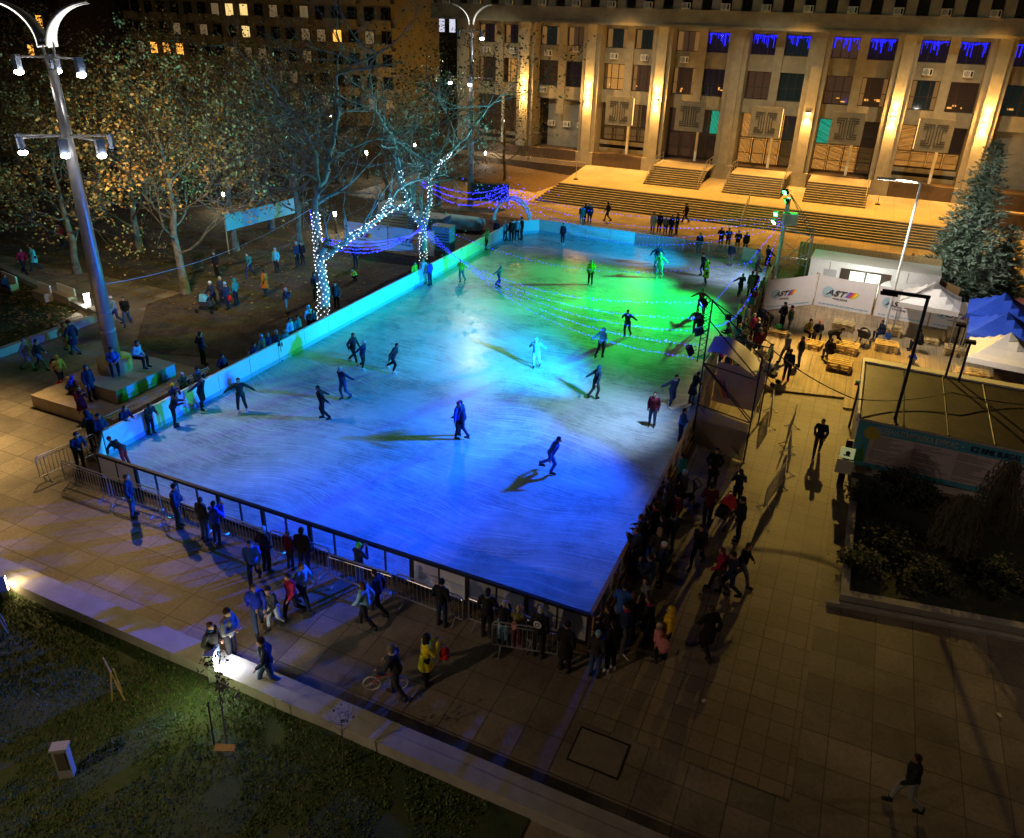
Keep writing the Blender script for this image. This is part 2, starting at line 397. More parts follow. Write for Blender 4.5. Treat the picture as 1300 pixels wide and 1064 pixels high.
def struct(name, mb, m, **kw):
    return mb.build(name, m, kind='structure', **kw)
def sheet(name, poly, z, m):
    mb = MB(); n = len(poly)
    a = sum(poly[i][0]*poly[(i+1)%n][1]-poly[(i+1)%n][0]*poly[i][1] for i in range(n))
    if a < 0: poly = poly[::-1]
    mb.add([(p[0],p[1],z) for p in poly], [tuple(range(n))])
    return struct(name, mb, m)

RX0, RX1, RY0, RY1 = -25.45, -4.6, 16.6, 59.3
sheet('ground', [(-700,-60),(700,-60),(700,900),(-700,900)], -.05, mat('far_ground', (.06,.05,.04), .9, var=.3, scale=.2))
sheet('plaza', [(-60,-2),(30,-2),(30,84),(-60,84)], -.012, M['paving'])
sheet('park_ground', [(-140,34),(-30,34),(-27.0,44),(-27.0,63),(-46,63),(-46,125),(-140,125)], .0, M['park_soil'])
sheet('dirt_yard', [(-38,31.5), (-33,26.0), (-27.6,27.5), (-26.6,30), (-26.6,52), (-31,50), (-37,42)], .006, M['dirt'])
sheet('street', [(-110,100),(-48,100),(-48,160),(-110,160)], .006, mat('asphalt', (.05,.045,.045), .8, var=.2, scale=2))
sheet('ice', [(RX0+1.3,RY0),(RX1,RY0),(RX1,RY1-1.4),(RX1-1.4,RY1),(RX0+1.6,RY1),(RX0,RY1-1.6),(RX0,RY0+1.3)], .02, M['ice'])
# a low platform under the ice, seen along its edges
struct('rink_base', MB().box(RX0-.35,RY0-.35,-.008,RX1+.35,RY1+.35,.012), mat('rink_base_board', (.14,.10,.06), .85, var=.3))
sheet('lane', [(-4.0,14),(1.35,14),(1.35,32),(1.35,37.0),(-4.0,36.6)], .004, M['lane_paving'])
# wooden terrace behind the rink entrance
struct('deck', MB().prism([(-4.15,36.4),(1.25,37.6),(1.25,36.4),(14,38.5),(14,53),(-1.4,51.2),(-4.15,48.2)], 0, .09), M['deck'])
# low kerb wall along the lawn at the lower left, the lawn beyond it lies lower
struct('kerb_wall', MB().box(-60,10.92,-.3,6.2,11.3,.38).box(-60,11.3,-.3,6.2,11.62,.36), M['concrete_grey'])
def bumpy(name, x0,x1,y0,y1,step,amp,m,z=0.0,sd=0, inside=None):
    mb = MB(); nx = int((x1-x0)/step); ny = int((y1-y0)/step)
    for j in range(ny+1):
        for i in range(nx+1):
            x = x0+(x1-x0)*i/nx; y = y0+(y1-y0)*j/ny
            mb.v.append((x,y,z+amp*noise.noise(Vector((x*.7+sd,y*.7,0)))))
    for j in range(ny):
        for i in range(nx):
            a = j*(nx+1)+i; mb.f.append((a,a+1,a+nx+2,a+nx+1)); mb.mi.append(0)
    return struct(name, mb, m, smooth=True)
bumpy('lawn', -45, -4, 1, 10.92, .5, .05, M['lawn'], .03)
sheet('lawn_edge', [(-38.4,14.0),(-38.4,28.2),(-46,30.3),(-60,33),(-60,14)], .03, M['lawn'])
def grass(name, poly_fn, n, box, h, cols, sd, z=.03):
    random.seed(sd); mb = MB(); k = 0
    while k < n:
        x = random.uniform(box[0],box[1]); y = random.uniform(box[2],box[3])
        if not poly_fn(x,y): k += 1; continue
        k += 1
        a = random.random()*PI; hh = h*random.uniform(.5,1.3); w = random.uniform(.012,.03)
        dx, dy = math.cos(a)*w, math.sin(a)*w; lx, ly = random.uniform(-.05,.05), random.uniform(-.05,.05)
        mb.cur = random.randrange(len(cols))
        mb.add([(x-dx,y-dy,z),(x+dx,y+dy,z),(x+lx,y+ly,z+hh)], [(0,1,2)])
    return mb.build(name, cols, kind='stuff')
gcols = [mat('grass_a',(.07,.16,.03),.8), mat('grass_b',(.11,.20,.04),.8), mat('grass_c',(.045,.10,.03),.8), mat('grass_d',(.15,.16,.06),.8)]
mh=thing('manhole_cover','square service cover with dark frame set into the lower plaza paving','manhole cover',(G(760,955).x,G(760,955).y,0),0)
MB().box(-.62,-.5,-.012,.62,.5,.006).build('cover',M['step_dark'] if 'step_dark' in M else mat('cover_stone',(.20,.17,.13),.8,var=.2,scale=3),mh)
MB().box(-.66,-.54,-.012,-.62,.54,.009).box(.62,-.54,-.012,.66,.54,.009).box(-.62,-.54,-.012,.62,-.5,.009).box(-.62,.5,-.012,.62,.54,.009).build('frame',M['black_metal'],mh)
g = grass('grass', lambda x,y: noise.noise(Vector((x*.8,y*.8,2)))>-.45, 42000, (-24,-5,4.5,10.85), .075, gcols, 3)
tag(g, 'short patchy grass of the lawn below the kerb wall at lower left', 'grass')
g = grass('grass', lambda x,y: y < 28.2+(-38.4-x)*.24, 20000, (-54,-38.5,16,32), .08, gcols, 4)
tag(g, 'grass of the leaf-strewn lawn beyond the lamp post at left', 'grass')
def leaves_on_ground(name, label, box, n, sd, fn=lambda x,y: True, z=.05):
    random.seed(sd); mb = MB()
    ms = [mat('fallen_leaf_a',(.30,.17,.05),.8), mat('fallen_leaf_b',(.38,.25,.08),.8), mat('fallen_leaf_c',(.16,.09,.03),.8)]
    for i in range(n):
        x = random.uniform(box[0],box[1]); y = random.uniform(box[2],box[3])
        if not fn(x,y): continue
        r = random.uniform(.05,.13); a = random.random()*6.3; mb.cur = random.randrange(3)
        mb.add([(x+r*math.cos(a+t),y+r*math.sin(a+t),z+random.uniform(0,.05)) for t in (0,1.6,3.1,4.7)], [(0,1,2,3)])
    o = mb.build(name, ms, kind='stuff'); tag(o, label, 'leaves'); return o
leaves_on_ground('fallen_leaves', 'brown fallen leaves scattered over the lawn by the lit post at left', (-54,-38.5,18,32), 2600, 5, lambda x,y: y<28.2+(-38.4-x)*.24 and random.random()<max(0,(y-19)/11), .09)
leaves_on_ground('fallen_leaves', 'fallen leaves littering the dark soil under the plane trees', (-75,-28,32,75), 3500, 6)
# stone kerb around the lawn at the left
struct('lawn_kerb', MB().prism([(-38.4,13.5),(-38.05,13.5),(-38.05,28.55),(-38.4,28.3)],0,.42), M['concrete_grey'])
struct('lawn_kerb', MB().prism([(-38.4,28.3),(-38.05,28.55),(-60,34.1),(-60,33.6)],0,.36), M['concrete_grey'])
bumpy_unused=0
sheet('stone_slab', [G(83,405,.07)[:2],G(103,392,.07)[:2],G(118,398,.07)[:2],G(97,411,.07)[:2]], .07, M['concrete'])
# planted bed at the right with its stone edging
struct('bed_edging', MB().prism([(1.95,22.2),(2.2,22.2),(2.2,29.6),(1.95,29.6)],0,.22), M['concrete_grey'])
struct('bed_edging', MB().prism([(1.95,21.95),(14,23.9),(14,24.2),(1.95,22.25)],-.0,.24), M['concrete_grey'])
struct('bed_edging', MB().prism([(1.6,21.55),(14,23.45),(14,23.6),(1.6,21.7)],0,.12), M['concrete_grey'])
sheet('bed_soil', [(2.2,22.25),(14,24.2),(14,30.3),(2.2,29.8)], .12, M['bed'])
# forecourt of the tall building: lower flight, terrace, retaining walls
ZT, ZP = 1.35, 2.7
TX0, TX1 = -27.6, 9.4
st = MB(); nst = 9
for i in range(nst):
    st.box(TX0-1.4+i*.16, 70.6+i*.36, -.01+ZT*i/nst if i else -.02, TX1, 70.6+(i+1)*.36 if i<nst-1 else 84.99, ZT*(i+1)/nst)
M['step_stone'] = mat('step_stone', (.20,.185,.16), .8, var=.2, scale=1.5)
struct('forecourt_steps', st, M['step_stone'])
sheet('forecourt_terrace', [(TX0,73.9),(TX1,73.9),(TX1,84.95),(TX0-1.2,84.95)], ZT+.004, M['terrace_paving'])
sheet('forecourt_terrace', [(TX1+.3,62.5),(40,62.5),(40,84.9),(TX1+.3,84.9)], .02, M['terrace_paving'])
sheet('forecourt_path', [(-34,66.5),(-28.2,70.4),(TX0-1.4,74),(TX0-1.7,84.6),(-44,84.6),(-44,66.5)], .004, M['terrace_paving'])
# darker ramp rising to the left in front of the retaining wall
struct('ramp', MB().add([(-30.4,74.0,.01),(-29.4,84.4,.01),(-46,84.4,.9),(-46,76.5,.5)],[(0,1,2,3)]), M['dark_stone'])
# ---------------- the tall building with the colonnade ----------------
bd = thing('office_building', 'tall concrete office building with floodlit pillars, emblem plaques and wide entrance stairs', 'building', (-10,85,0))
def B(mb, name, m, parent=None, smooth=False, kind=None):
    """mesh given in world coordinates, linked under the building (offset undone)"""
    par = parent or bd
    if par is bd: off = Vector((-10,85,0))
    else: off = Vector((-10,85,0))+par['o'] if 'o' in par.keys() else Vector((-10,85,0))
    mb.v = [(v[0]-off.x, v[1]-off.y, v[2]-off.z) for v in mb.v]
    return mb.build(name, m, par, smooth, kind=kind)
PX0, PW, SP = -45.4, 1.95, 7.62
NB = 10
B(MB().box(-45.4,84.99,-.04,24.8,87.2,ZP).box(-45.4,87.2,-.04,24.8,100,ZP), 'podium', M['dark_stone'])
# the shell behind the windows
B(MB().box(-45.2,88.6,ZP,24.8,100,15.7).box(-48,84.6,17.3,24.8,100,24), 'core_wall', mat('shell_dark',(.10,.09,.07),.9))
band = MB().box(-48,84.0,15.7,24.8,100,17.3)
band.box(-48.03,83.9,15.70,24.8,84.0,15.95).box(-48.03,83.93,17.12,24.8,84.0,17.3)
B(band, 'cornice_band', M['concrete'])
for k in range(NB):
    x = PX0+SP*k
    z0 = ZT if k >= 2 else ZP
    if x > TX1: z0 = 0
    p = MB().box(x,85.28,ZP if k<2 else z0,x+PW,88.6,15.7)
    if k >= 2: p.box(x-.003,84.9,z0,x+PW+.003,85.28,ZP+.02)
    p.box(x+.52,84.88,z0+.02,x+PW-.42,85.28,15.7)
    B(p, 'pillar', M['concrete'])
    if k in (1,2,3,6,7): 
        zs = 8.75
        lampo = B(MB().box(x+.8,84.66,zs-.12,x+1.2,84.88,zs+.12), 'wall_lamp', M['black_metal'])
        B(MB().box(x+.84,84.68,zs+.12,x+1.16,84.86,zs+.15), 'lamp_lens', M['glow_warm'], lampo); B(MB().box(x+.84,84.68,zs-.15,x+1.16,84.86,zs-.12), 'lamp_lens', M['glow_warm'], lampo)
        spot('sconce_up', (x+1.0,84.60,zs+.2), (x+1.0,85.3,15.7), 2900, (1,.52,.13), 70, .9, .06)
        spot('sconce_down', (x+1.0,84.60,zs-.2), (x+1.0,85.3,1.5), 2900, (1,.52,.13), 70, .9, .06)
        lamp_point('sconce_glow', (x+1.0,84.1,zs), 420, (1,.50,.12), .08)
    if k == 5:
        zs = 8.6
        lampo = B(MB().box(x+.8,84.66,zs-.08,x+1.2,84.88,zs+.12), 'wall_lamp', M['black_metal'])
        B(MB().box(x+.84,84.68,zs-.11,x+1.16,84.86,zs-.08), 'lamp_lens', M['glow_warm'], lampo)
        spot('sconce_down', (x+1.0,84.60,zs-.2), (x+1.0,85.3,1.5), 2900, (1,.52,.13), 70, .9, .06)
        lamp_point('sconce_glow', (x+1.0,84.3,zs-.3), 60, (1,.50,.12), .08)
M['frame_brown'] = mat('brown_window_frame', (.05,.03,.02), .5)
M['inner_warm'] = mat('room_glow_warm', (.3,.16,.06), emit=2.0, ecol=(1,.42,.08))
M['inner_dim'] = mat('room_glow_dim', (.05,.035,.02), emit=.11, ecol=(.9,.42,.2))
M['inner_teal'] = mat('room_glow_teal', (.03,.2,.15), emit=1.8, ecol=(.05,.75,.45))
M['inner_curtain'] = mat('curtain', (.36,.22,.10), .9, emit=.3, ecol=(1,.5,.15))
M['blue_strand'] = mat('blue_strand_glow', (.05,.05,1), emit=2.6, ecol=(.02,.02,1))
M['pane'] = glassy('window_pane', (.02,.02,.025), .45, .04)
def window(x0,x1,z0,z1,y,nv,nh,inner,curtain=0.0,name='window'):
    w = MB(); t=.06
    w.box(x0,y,z0,x0+t,y+.1,z1).box(x1-t,y,z0,x1,y+.1,z1).box(x0+t,y,z0,x1-t,y+.1,z0+t).box(x0+t,y,z1-t,x1-t,y+.1,z1)
    for i in range(1,nv): xx=x0+(x1-x0)*i/nv; w.box(xx-.035,y+.01,z0+t,xx+.035,y+.09,z1-t)
    for i in range(1,nh): zz=z0+(z1-z0)*(.45 if nh==2 else i/nh); w.box(x0+t,y+.012,zz-.03,x1-t,y+.088,zz+.03)
    f = B(w,name,M['frame_brown'])
    B(MB().quad((x0+t,y+.05,z0+t),(x1-t,y+.05,z0+t),(x1-t,y+.05,z1-t),(x0+t,y+.05,z1-t)),'pane',M['pane'],f)
    B(MB().quad((x0,y+1.2,z0),(x1,y+1.2,z0),(x1,y+1.2,z1),(x0,y+1.2,z1)),'room_back',inner,f)
    if curtain:
        c = MB(); s = (x1-x0)
        for a,b_ in ((x0+t,x0+t+s*curtain),(x1-t-s*curtain,x1-t)):
            n=6
            for i in range(n):
                xa=a+(b_-a)*i/n; xb=a+(b_-a)*(i+1)/n; ya=y+.22+(.05 if i%2 else 0); yb=y+.22+(0 if i%2 else .05)
                c.quad((xa,ya,z0+t),(xb,yb,z0+t),(xb,yb,z1-t),(xa,ya,z1-t))
        B(c,'curtains',M['inner_curtain'],f)
    return f
dims=[M['inner_dim'],mat('room_violet',(.03,.02,.03),emit=.02,ecol=(.7,.4,.6)),mat('room_teal_dim',(.02,.03,.03),emit=.025,ecol=(.4,.7,.6)),mat('room_amber',(.5,.3,.1),emit=.8,ecol=(1,.45,.10)),mat('room_brown',(.04,.02,.01),emit=.05,ecol=(1,.45,.2))]
def aircon(x,y,z):
    a = MB().box(x-.42,y-.32,z,x+.42,y,z+.6); b_ = B(a,'air_conditioner',M['white_paint'])
    g = MB()
    for r0 in (.07,.14,.21):
        g.tube([(x-.12+r0*math.cos(t*PI/8),y-.335,z+.3+r0*math.sin(t*PI/8)) for t in range(17)],.012,4)
    g.box(x+.2,y-.332,z+.08,x+.36,y-.32,z+.52)
    B(g,'fan_grille',M['black_metal'],b_)
wallmb = MB(); pier = MB()
random.seed(11)
for k in range(NB-1):
    xa = PX0+SP*k+PW; xb = PX0+SP*(k+1); xm=(xa+xb)/2
    # spandrels of the bay, butted between the pillars
    B(MB().box(xa,86.9,11.9,xb,88.6,13.45).box(xa,86.9,7.9,xb,88.6,9.25).box(xa,86.9,15.35,xb,88.6,15.7), 'spandrel', M['concrete'])
    B(MB().box(xm-.42,86.55,6.4 if k in (1,) else 7.9,xm+.42,86.9,15.7), 'mullion_pier', M['concrete'])
    for j,(wa,wb) in enumerate(((xa+.04,xm-.4),(xm+.4,xb-.04))):
        blue = 3 <= k <= 7 and not (k==3 and j==0)
        f = window(wa,wb,13.45,15.35,87.05,2 if not blue else 3,1,random.choice(dims[:3]),.22 if not blue else 0)
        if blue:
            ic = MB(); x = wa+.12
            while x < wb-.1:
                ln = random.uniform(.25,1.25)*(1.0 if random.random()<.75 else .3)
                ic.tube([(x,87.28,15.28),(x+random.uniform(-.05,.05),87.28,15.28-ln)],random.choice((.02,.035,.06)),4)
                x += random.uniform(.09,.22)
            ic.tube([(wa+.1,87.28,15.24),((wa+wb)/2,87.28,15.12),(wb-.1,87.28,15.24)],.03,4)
            B(ic,'blue_strands',M['blue_strand'],f)  # glowing blue strands hung just behind the pane
        f = window(wa,wb,9.25,11.88,87.05,3,2,random.choice(dims),.15 if (k+j)%3==0 else 0)
        if k>=2 and random.random()<.75:
            # small glowing shapes added at random behind the glass
            q = MB(); 
            for t in range(random.randint(1,3)):
                xx=random.uniform(wa+.2,wb-.5); zz=9.25+random.uniform(.15,.6); q.box(xx,87.9,zz,xx+random.uniform(.12,.5),87.95,zz+random.uniform(.08,.3))
            B(q,'bright_shape',M['inner_warm'],f)
    # air conditioners
    for j,x in enumerate((xa+1.1, xb-1.2)):
        if k in (0,1,2,6) or (k in (3,) and j==0): aircon(x,86.9,12.35+.5*(k==1 and j==1))
    if k==1: aircon(xa+.7,86.9,8.5)
    # ground storey
    if k in (1,7,8):
        B(MB().box(xa+(1.1 if k==1 else 0),87.6,ZP,xb,88.6,7.9),'blank_wall',M['concrete_grey'])
        if k==1:
            window(xa+.02,xa+1.08,ZP+1.0,7.85,87.7,1,1,M['inner_dim'])
            for x in (xa+1.6,xa+3.5,xa+5.2): aircon(x,87.6,4.9)
    else:
        n=4
        inner = {2:M['inner_curtain'],3:M['inner_dim'],4:M['inner_warm'],5:M['inner_warm'],6:M['inner_warm']}.get(k,M['inner_dim'])
        for i in range(n):
            wa=xa+(xb-xa)*i/n; wb=xa+(xb-xa)*(i+1)/n
            if k in (3,4,5) and i==(3 if k==3 else 1 if k==4 else 0): inn=M['inner_teal']
            elif k in (4,5) and i==3: inn=M['inner_curtain']
            else: inn=inner
            zb = ZP+1.15 if k in (2,6,0) else ZP+.03
            window(wa+.04,wb-.04,zb,5.3,87.4,1,2,inn if inn is not M['inner_teal'] else inner)
            window(wa+.04,wb-.04,5.36,7.85,87.4,1,1,inn if i%2==0 or inn is M['inner_teal'] else M['inner_dim'])
        if k in (2,6,0): B(MB().box(xa,87.2,ZP,xb,87.45,ZP+.35).box(xa,87.2,ZP+.75,xb,87.45,ZP+1.15),'window_apron',M['concrete'])
        B(MB().box(xm+.55,86.2,ZP,xm+.8,86.45,7.9),'slender_post',M['white_paint'])
    # emblem plaques
    if 2 <= k <= 6:
        z0,z1=5.9,8.82; x0,x1=xm-1.48,xm+1.48
        pq = B(MB().box(x0,84.35,z0,x1,84.6,z1).box(xm-.1,84.6,7.95,xm+.1,86.9,8.3), 'emblem_plaque', mat('plaque_grey',(.19,.19,.175),.85,var=.2,scale=2))
        e = MB(); yb=84.30; t=.09
        def bar(a,b_,c,d): e.box(min(a,c),yb,min(b_,d),max(a,c),84.35,max(b_,d))
        for s in (-1,1):
            for i,(xi,hi,xo) in enumerate(((.10,.98,1.02),(.34,.78,1.02),(.58,.58,1.02))):
                cx=xm; cz=(z0+z1)/2
                bar(cx+s*xi,cz-hi,cx+s*(xi+t),cz+hi)
                bar(cx+s*(xi+t),cz+hi-t,cx+s*xo,cz+hi)
                bar(cx+s*(xi+t),cz-hi,cx+s*xo,cz-hi+t)
        B(e,'emblem',mat('emblem_dark',(.06,.055,.05),.8),pq)
        if k in (2,4,6): 
            side = x1 if k!=6 else x0
            B(MB().box(side-.02 if side==x1 else side-.05,84.62,z0+.1,side+.05 if side==x1 else side+.02,84.7,z1-.1),'glow_edge',mat('strip_glow',(1,.8,.4),emit=1.6,ecol=(1,.6,.2)),pq)  # glowing strip along one edge of the plaque
# upper storey above the cornice
x = -47.3; i=0
while x < 24:
    B(MB().box(x,84.05,17.3,x+.9,84.6,24),'upper_pier',M['concrete'])
    w = B(MB().box(x+.9,84.45,17.55,x+.95,84.59,21).box(x+1.85,84.45,17.55,x+1.9,84.59,21).box(x+.95,84.45,17.55,x+1.85,84.59,17.62),'upper_window',M['frame_brown'])
    B(MB().quad((x+.95,84.55,17.62),(x+1.85,84.55,17.62),(x+1.85,84.55,21),(x+.95,84.55,21)),'pane',M['glass_dark'],w)
    if i%2==0: aircon(x+1.35,84.0,17.02+.3)
    x += 1.905; i+=1
# three short flights up to the doors
def flight(x0,x1,green=False):
    y0=77.65; n=9; s=MB()
    for i in range(n):
        s.box(x0,y0+i*.38,ZT+.002 if i==0 else ZT+(ZP-ZT)*i/n,x1,y0+(i+1)*.38 if i<n-1 else 84.97,ZT+(ZP-ZT)*(i+1)/n+.003)
    B(s,'entrance_steps',M['step_stone'])
    B(MB().quad((x0,y0+n*.38-.2,ZP+.008),(x1,y0+n*.38-.2,ZP+.008),(x1,84.9,ZP+.008),(x0,84.9,ZP+.008)),'landing',M['terrace_paving'])
flight(-20.2,-14.6); flight(-12.3,-6.9); flight(-4.9,.6)
def rail(pts,name='handrail',h=.95):
    r=MB(); top=[Vector(p)+Vector((0,0,h)) for p in pts]
    r.tube(top,.03,5); r.tube([p-Vector((0,0,.4)) for p in top],.02,5)
    for i in range(len(pts)-1):
        n=max(1,int((Vector(pts[i+1])-Vector(pts[i])).length/1.0))
        for j in range(n+1):
            p=Vector(pts[i]).lerp(Vector(pts[i+1]),j/n); r.tube([p,p+Vector((0,0,h))],.022,5)
    B(r,name,M['steel'])
for xx in (-14.75,-12.2,-7.0,-19.95,.45):
    rail([(xx,77.8,ZT+.1),(xx,81.1,ZP),(xx,84,ZP)])
B(MB().box(-45.4,84.80,ZT-.25,TX0-1.25,84.98,ZT+.22),'parapet',M['plinth'])
B(MB().box(-45.4,84.55,-.03,TX0-1.25,84.80,ZT-.25),'retaining_wall',M['dark_stone'])
B(MB().box(TX1,71.0,-.03,TX1+.25,84.9,ZT+.25),'retaining_wall',M['dark_stone'])
B(MB().box(TX1+.25,82.0,-.03,30,82.4,ZT+.1),'retaining_wall',M['dark_stone'])
B(MB().box(TX1+.25,81.9,ZT+.1,30,82.5,ZT+.25),'parapet',M['plinth'])
# handrails on the wide lower flight
for xx in (-9.2,):
    r=MB(); a=Vector((xx,70.7,.05)); b2=Vector((xx,74.0,ZT)); r.tube([a,a+Vector((0,0,.95)),b2+Vector((0,0,.95)),b2],.035,5); r.tube([a+Vector((0,0,.5)),b2+Vector((0,0,.5))],.02,5)
    tag(r.build('stair_handrail',M['steel']),'steel handrail up the middle of the wide dark lower steps','handrail')
for px,py in ((731,228),(1114,260)):
    p=G(px,py,ZT); t=thing('flagpole','slim flagpole on round foot on the orange-lit forecourt, '+('left of the stairs' if px<900 else 'right of the last stairs'),'flagpole',p,0,'flagpoles on the forecourt')
    MB().cyl((0,0,0),.22,.1).build('foot',M['black_metal'],t); MB().tube([(0,0,.1),(0,0,5.0)],[.035,.02],6).build('pole',M['steel'],t)

# ---------------- buildings behind the park ----------------
def far_building(name,label,x0,x1,y0,y1,h,wallm,rows,cols_,z0,rh,ww,wh,litf,balc=False):
    t=thing(name,label,'building',((x0+x1)/2,y0,0)); ox,oy=(x0+x1)/2,y0
    MB().box(x0-ox,0,0,x1-ox,y1-y0,h).build('wall',wallm,t)
    MB().box(x0-ox-.4,-.4,h,x1-ox+.4,y1-y0+.4,h+.5).build('roof',M['concrete_grey'],t)
    for r in range(rows):
        for c in range(cols_):
            xc=x0-ox+(c+.5)*(x1-x0)/cols_; z=z0+r*rh; lit=litf(r,c)
            f=MB().box(xc-ww/2-.08,-.1,z-.08,xc+ww/2+.08,-.005,z+wh+.08).build('window',M['frame_brown'],t)
            pm={0:M['glass_dark'],1:mat('lit_pane_orange',(1,.6,.2),emit=1.7,ecol=(1,.42,.06)),2:mat('lit_pane_white',(1,1,1),emit=.9,ecol=(.72,.74,.95)),3:mat('lit_pane_yellow',(1,.8,.4),emit=1.0,ecol=(1,.70,.25)),4:mat('lit_pane_dim',(.5,.4,.2),emit=.12,ecol=(1,.7,.35))}[lit]
            MB().quad((xc-ww/2,-.12,z),(xc+ww/2,-.12,z),(xc+ww/2,-.12,z+wh),(xc-ww/2,-.12,z+wh)).build('pane',pm,f)
            if balc and (c%3!=1):
                MB().box(xc-ww/2-.8,-1.3,z-1.0,xc+ww/2+.8,-.1,z-.85).box(xc-ww/2-.8,-1.35,z-1.0,xc+ww/2+.8,-1.3,z+.15).build('balcony',wallm,t)
    return t
random.seed(5)
lit1={(2,1):1,(2,2):1,(2,3):1,(4,8):3,(3,8):3,(3,14):1,(4,7):3}
far_building('apartment_block','yellowish apartment block with rows of balconies behind the plane trees',-118,-66,105,118,26,mat('ochre_render',(.40,.33,.17),.9,var=.2,scale=.6),7,18,2.5,3.1,1.5,1.7,lambda r,c: lit1.get((r,c),4 if random.random()<.25 else 0),True)
far_building('institute_building','dark long building with a row of bright tall windows behind the trees',-88,-50,130,145,24,mat('dark_render',(.03,.025,.02),.9),2,18,13.2,4.2,1.15,2.9,lambda r,c: (2 if c>=0 else 0) if r==0 else 3)
far_building('old_house','low dark house with orange lit windows at the far left edge',-150,-122,95,110,20,mat('brown_render',(.08,.05,.035),.9),3,8,3,4.5,1.4,2.0,lambda r,c: 1 if (r,c) in ((1,5),(2,6),(0,6)) else 0)
for x,y,pw in ((-95,98,120),(-75,98,120),(-112,98,90)):
    spot('street_lamp_and_fill',(x,y,1.5),(x,105,14),pw*1.5,(1,.62,.2),150,.8)
lamp_point('street_lamp_and_fill',(-62,98,7),700,SODIUM,.2)
lamp_point('street_lamp_and_fill',(-56,112,7),900,SODIUM,.2)
lamp_point('street_lamp_and_fill',(-78,84,5),300,SODIUM,.2)
# ---------------- rink boards ----------------
M['clear'] = glassy('clear_acrylic', (.5,.6,.7), .06, .08)
M['frost'] = mat('milky_panel', (.62,.66,.68), .5)
def clear_panel(w):
    t = thing('rink_board','clear acrylic rink board in a black frame along the near end of the ice','rink board',(0,0,0),0,'clear boards along the near end')
    f = MB().box(-w/2,-.04,0,-w/2+.07,.04,1.15).box(w/2-.07,-.04,0,w/2,.04,1.15).box(-w/2+.07,-.04,1.07,w/2-.07,.04,1.15).box(-w/2+.07,-.04,0,w/2-.07,.04,.16)
    f.box(-w/2,-.055,1.15,w/2,.055,1.19)
    f.build('frame',M['black_metal'],t)
    MB().box(-.025,-.03,.16,.025,.03,1.07).build('post',M['black_metal'],t)
    MB().box(-w/2+.07,-.01,.16,w/2-.07,.01,1.07).build('acrylic_pane',M['clear'],t)
    return t
NW = (RX1-RX0-1.3)/10
cp = clear_panel(NW)
for i in range(10):
    x = RX0+1.3+NW*(i+.5)
    o = cp if i == 0 else dup(cp,(x,RY0-.02,0),0)
    if i == 0: o.location = (x,RY0-.02,0)
    o['label']='clear acrylic board in black frame, %s from the left corner of the near end'%nth(i)
near_boards=[o for o in list(col.objects) if o.name.startswith('rink_board')]
for i,o in enumerate(near_boards):
    if i in (0,7,8,9):
        for ch in list(o.children):
            if ch.name.startswith('acrylic'):
                ch.data = ch.data.copy(); ch.data.materials.clear(); ch.data.materials.append(M['frost'] if i<8 else mat('grey_panel',(.35,.38,.40),.5))
        o['label'] = {0:'milky white rink board, first from the left corner of the near end',7:'milky rink board behind the two children at the near end',8:'greyish rink board second from the right near corner',9:'greyish rink board at the right near corner of the ice'}[i]
        if 'group' in o: del o['group']
# chamfered corner board
cb = thing('rink_board','short slanted board across the near left corner of the rink','rink board',(RX0+.65,RY0+.65,0),R(-45))
MB().box(-.9,-.04,0,.9,.04,.1).box(-.9,-.04,1.05,.9,.04,1.15).box(-.9,-.04,.1,-.83,.04,1.05).box(.83,-.04,.1,.9,.04,1.05).build('frame',M['black_metal'],cb)
MB().box(-.83,-.01,.1,.83,.01,1.05).build('pane',M['frost'],cb)
def solid_panel(L_,label,group,wood_back=True,wood_top=False):
    t = thing('rink_board',label,'rink board',(0,0,0),0,group)
    MB().box(-L_/2+.015,-.03,.02,L_/2-.015,.03,1.08).build('panel',M['white_plastic'],t)
    MB().box(-L_/2,-.06,1.08,L_/2,.06,1.12).build('top_rail',M['wood'] if wood_top else M['white_plastic'],t)
    b = MB()
    for x in (-L_/2+.08,0,L_/2-.08): b.box(x-.04,.03,0,x+.04,.11,1.06)
    b.box(-L_/2,.11,.5,L_/2,.14,.6).box(-L_/2,.11,.05,L_/2,.14,.15)
    b.build('timber_back',M['wood'],t)
    MB().box(-L_/2+.01,-.045,.02,L_/2-.01,-.03,.22).build('kick_strip',mat('kick_strip_blue',(.30,.45,.62),.5),t)
    return t
n=19; L_=(RY1-1.6-(RY0+1.3))/n
lp = solid_panel(L_,'white rink board of the long left side, lit blue to green','white boards of the long left side')
for i in range(n):
    y=RY0+1.3+L_*(i+.5); o = lp if i==0 else dup(lp,(RX0,y,0),R(90)); o.location=(RX0,y,0); o.rotation_euler.z=R(90); o['label']='white board of the left side of the ice, %s from the near corner'%nth(i)
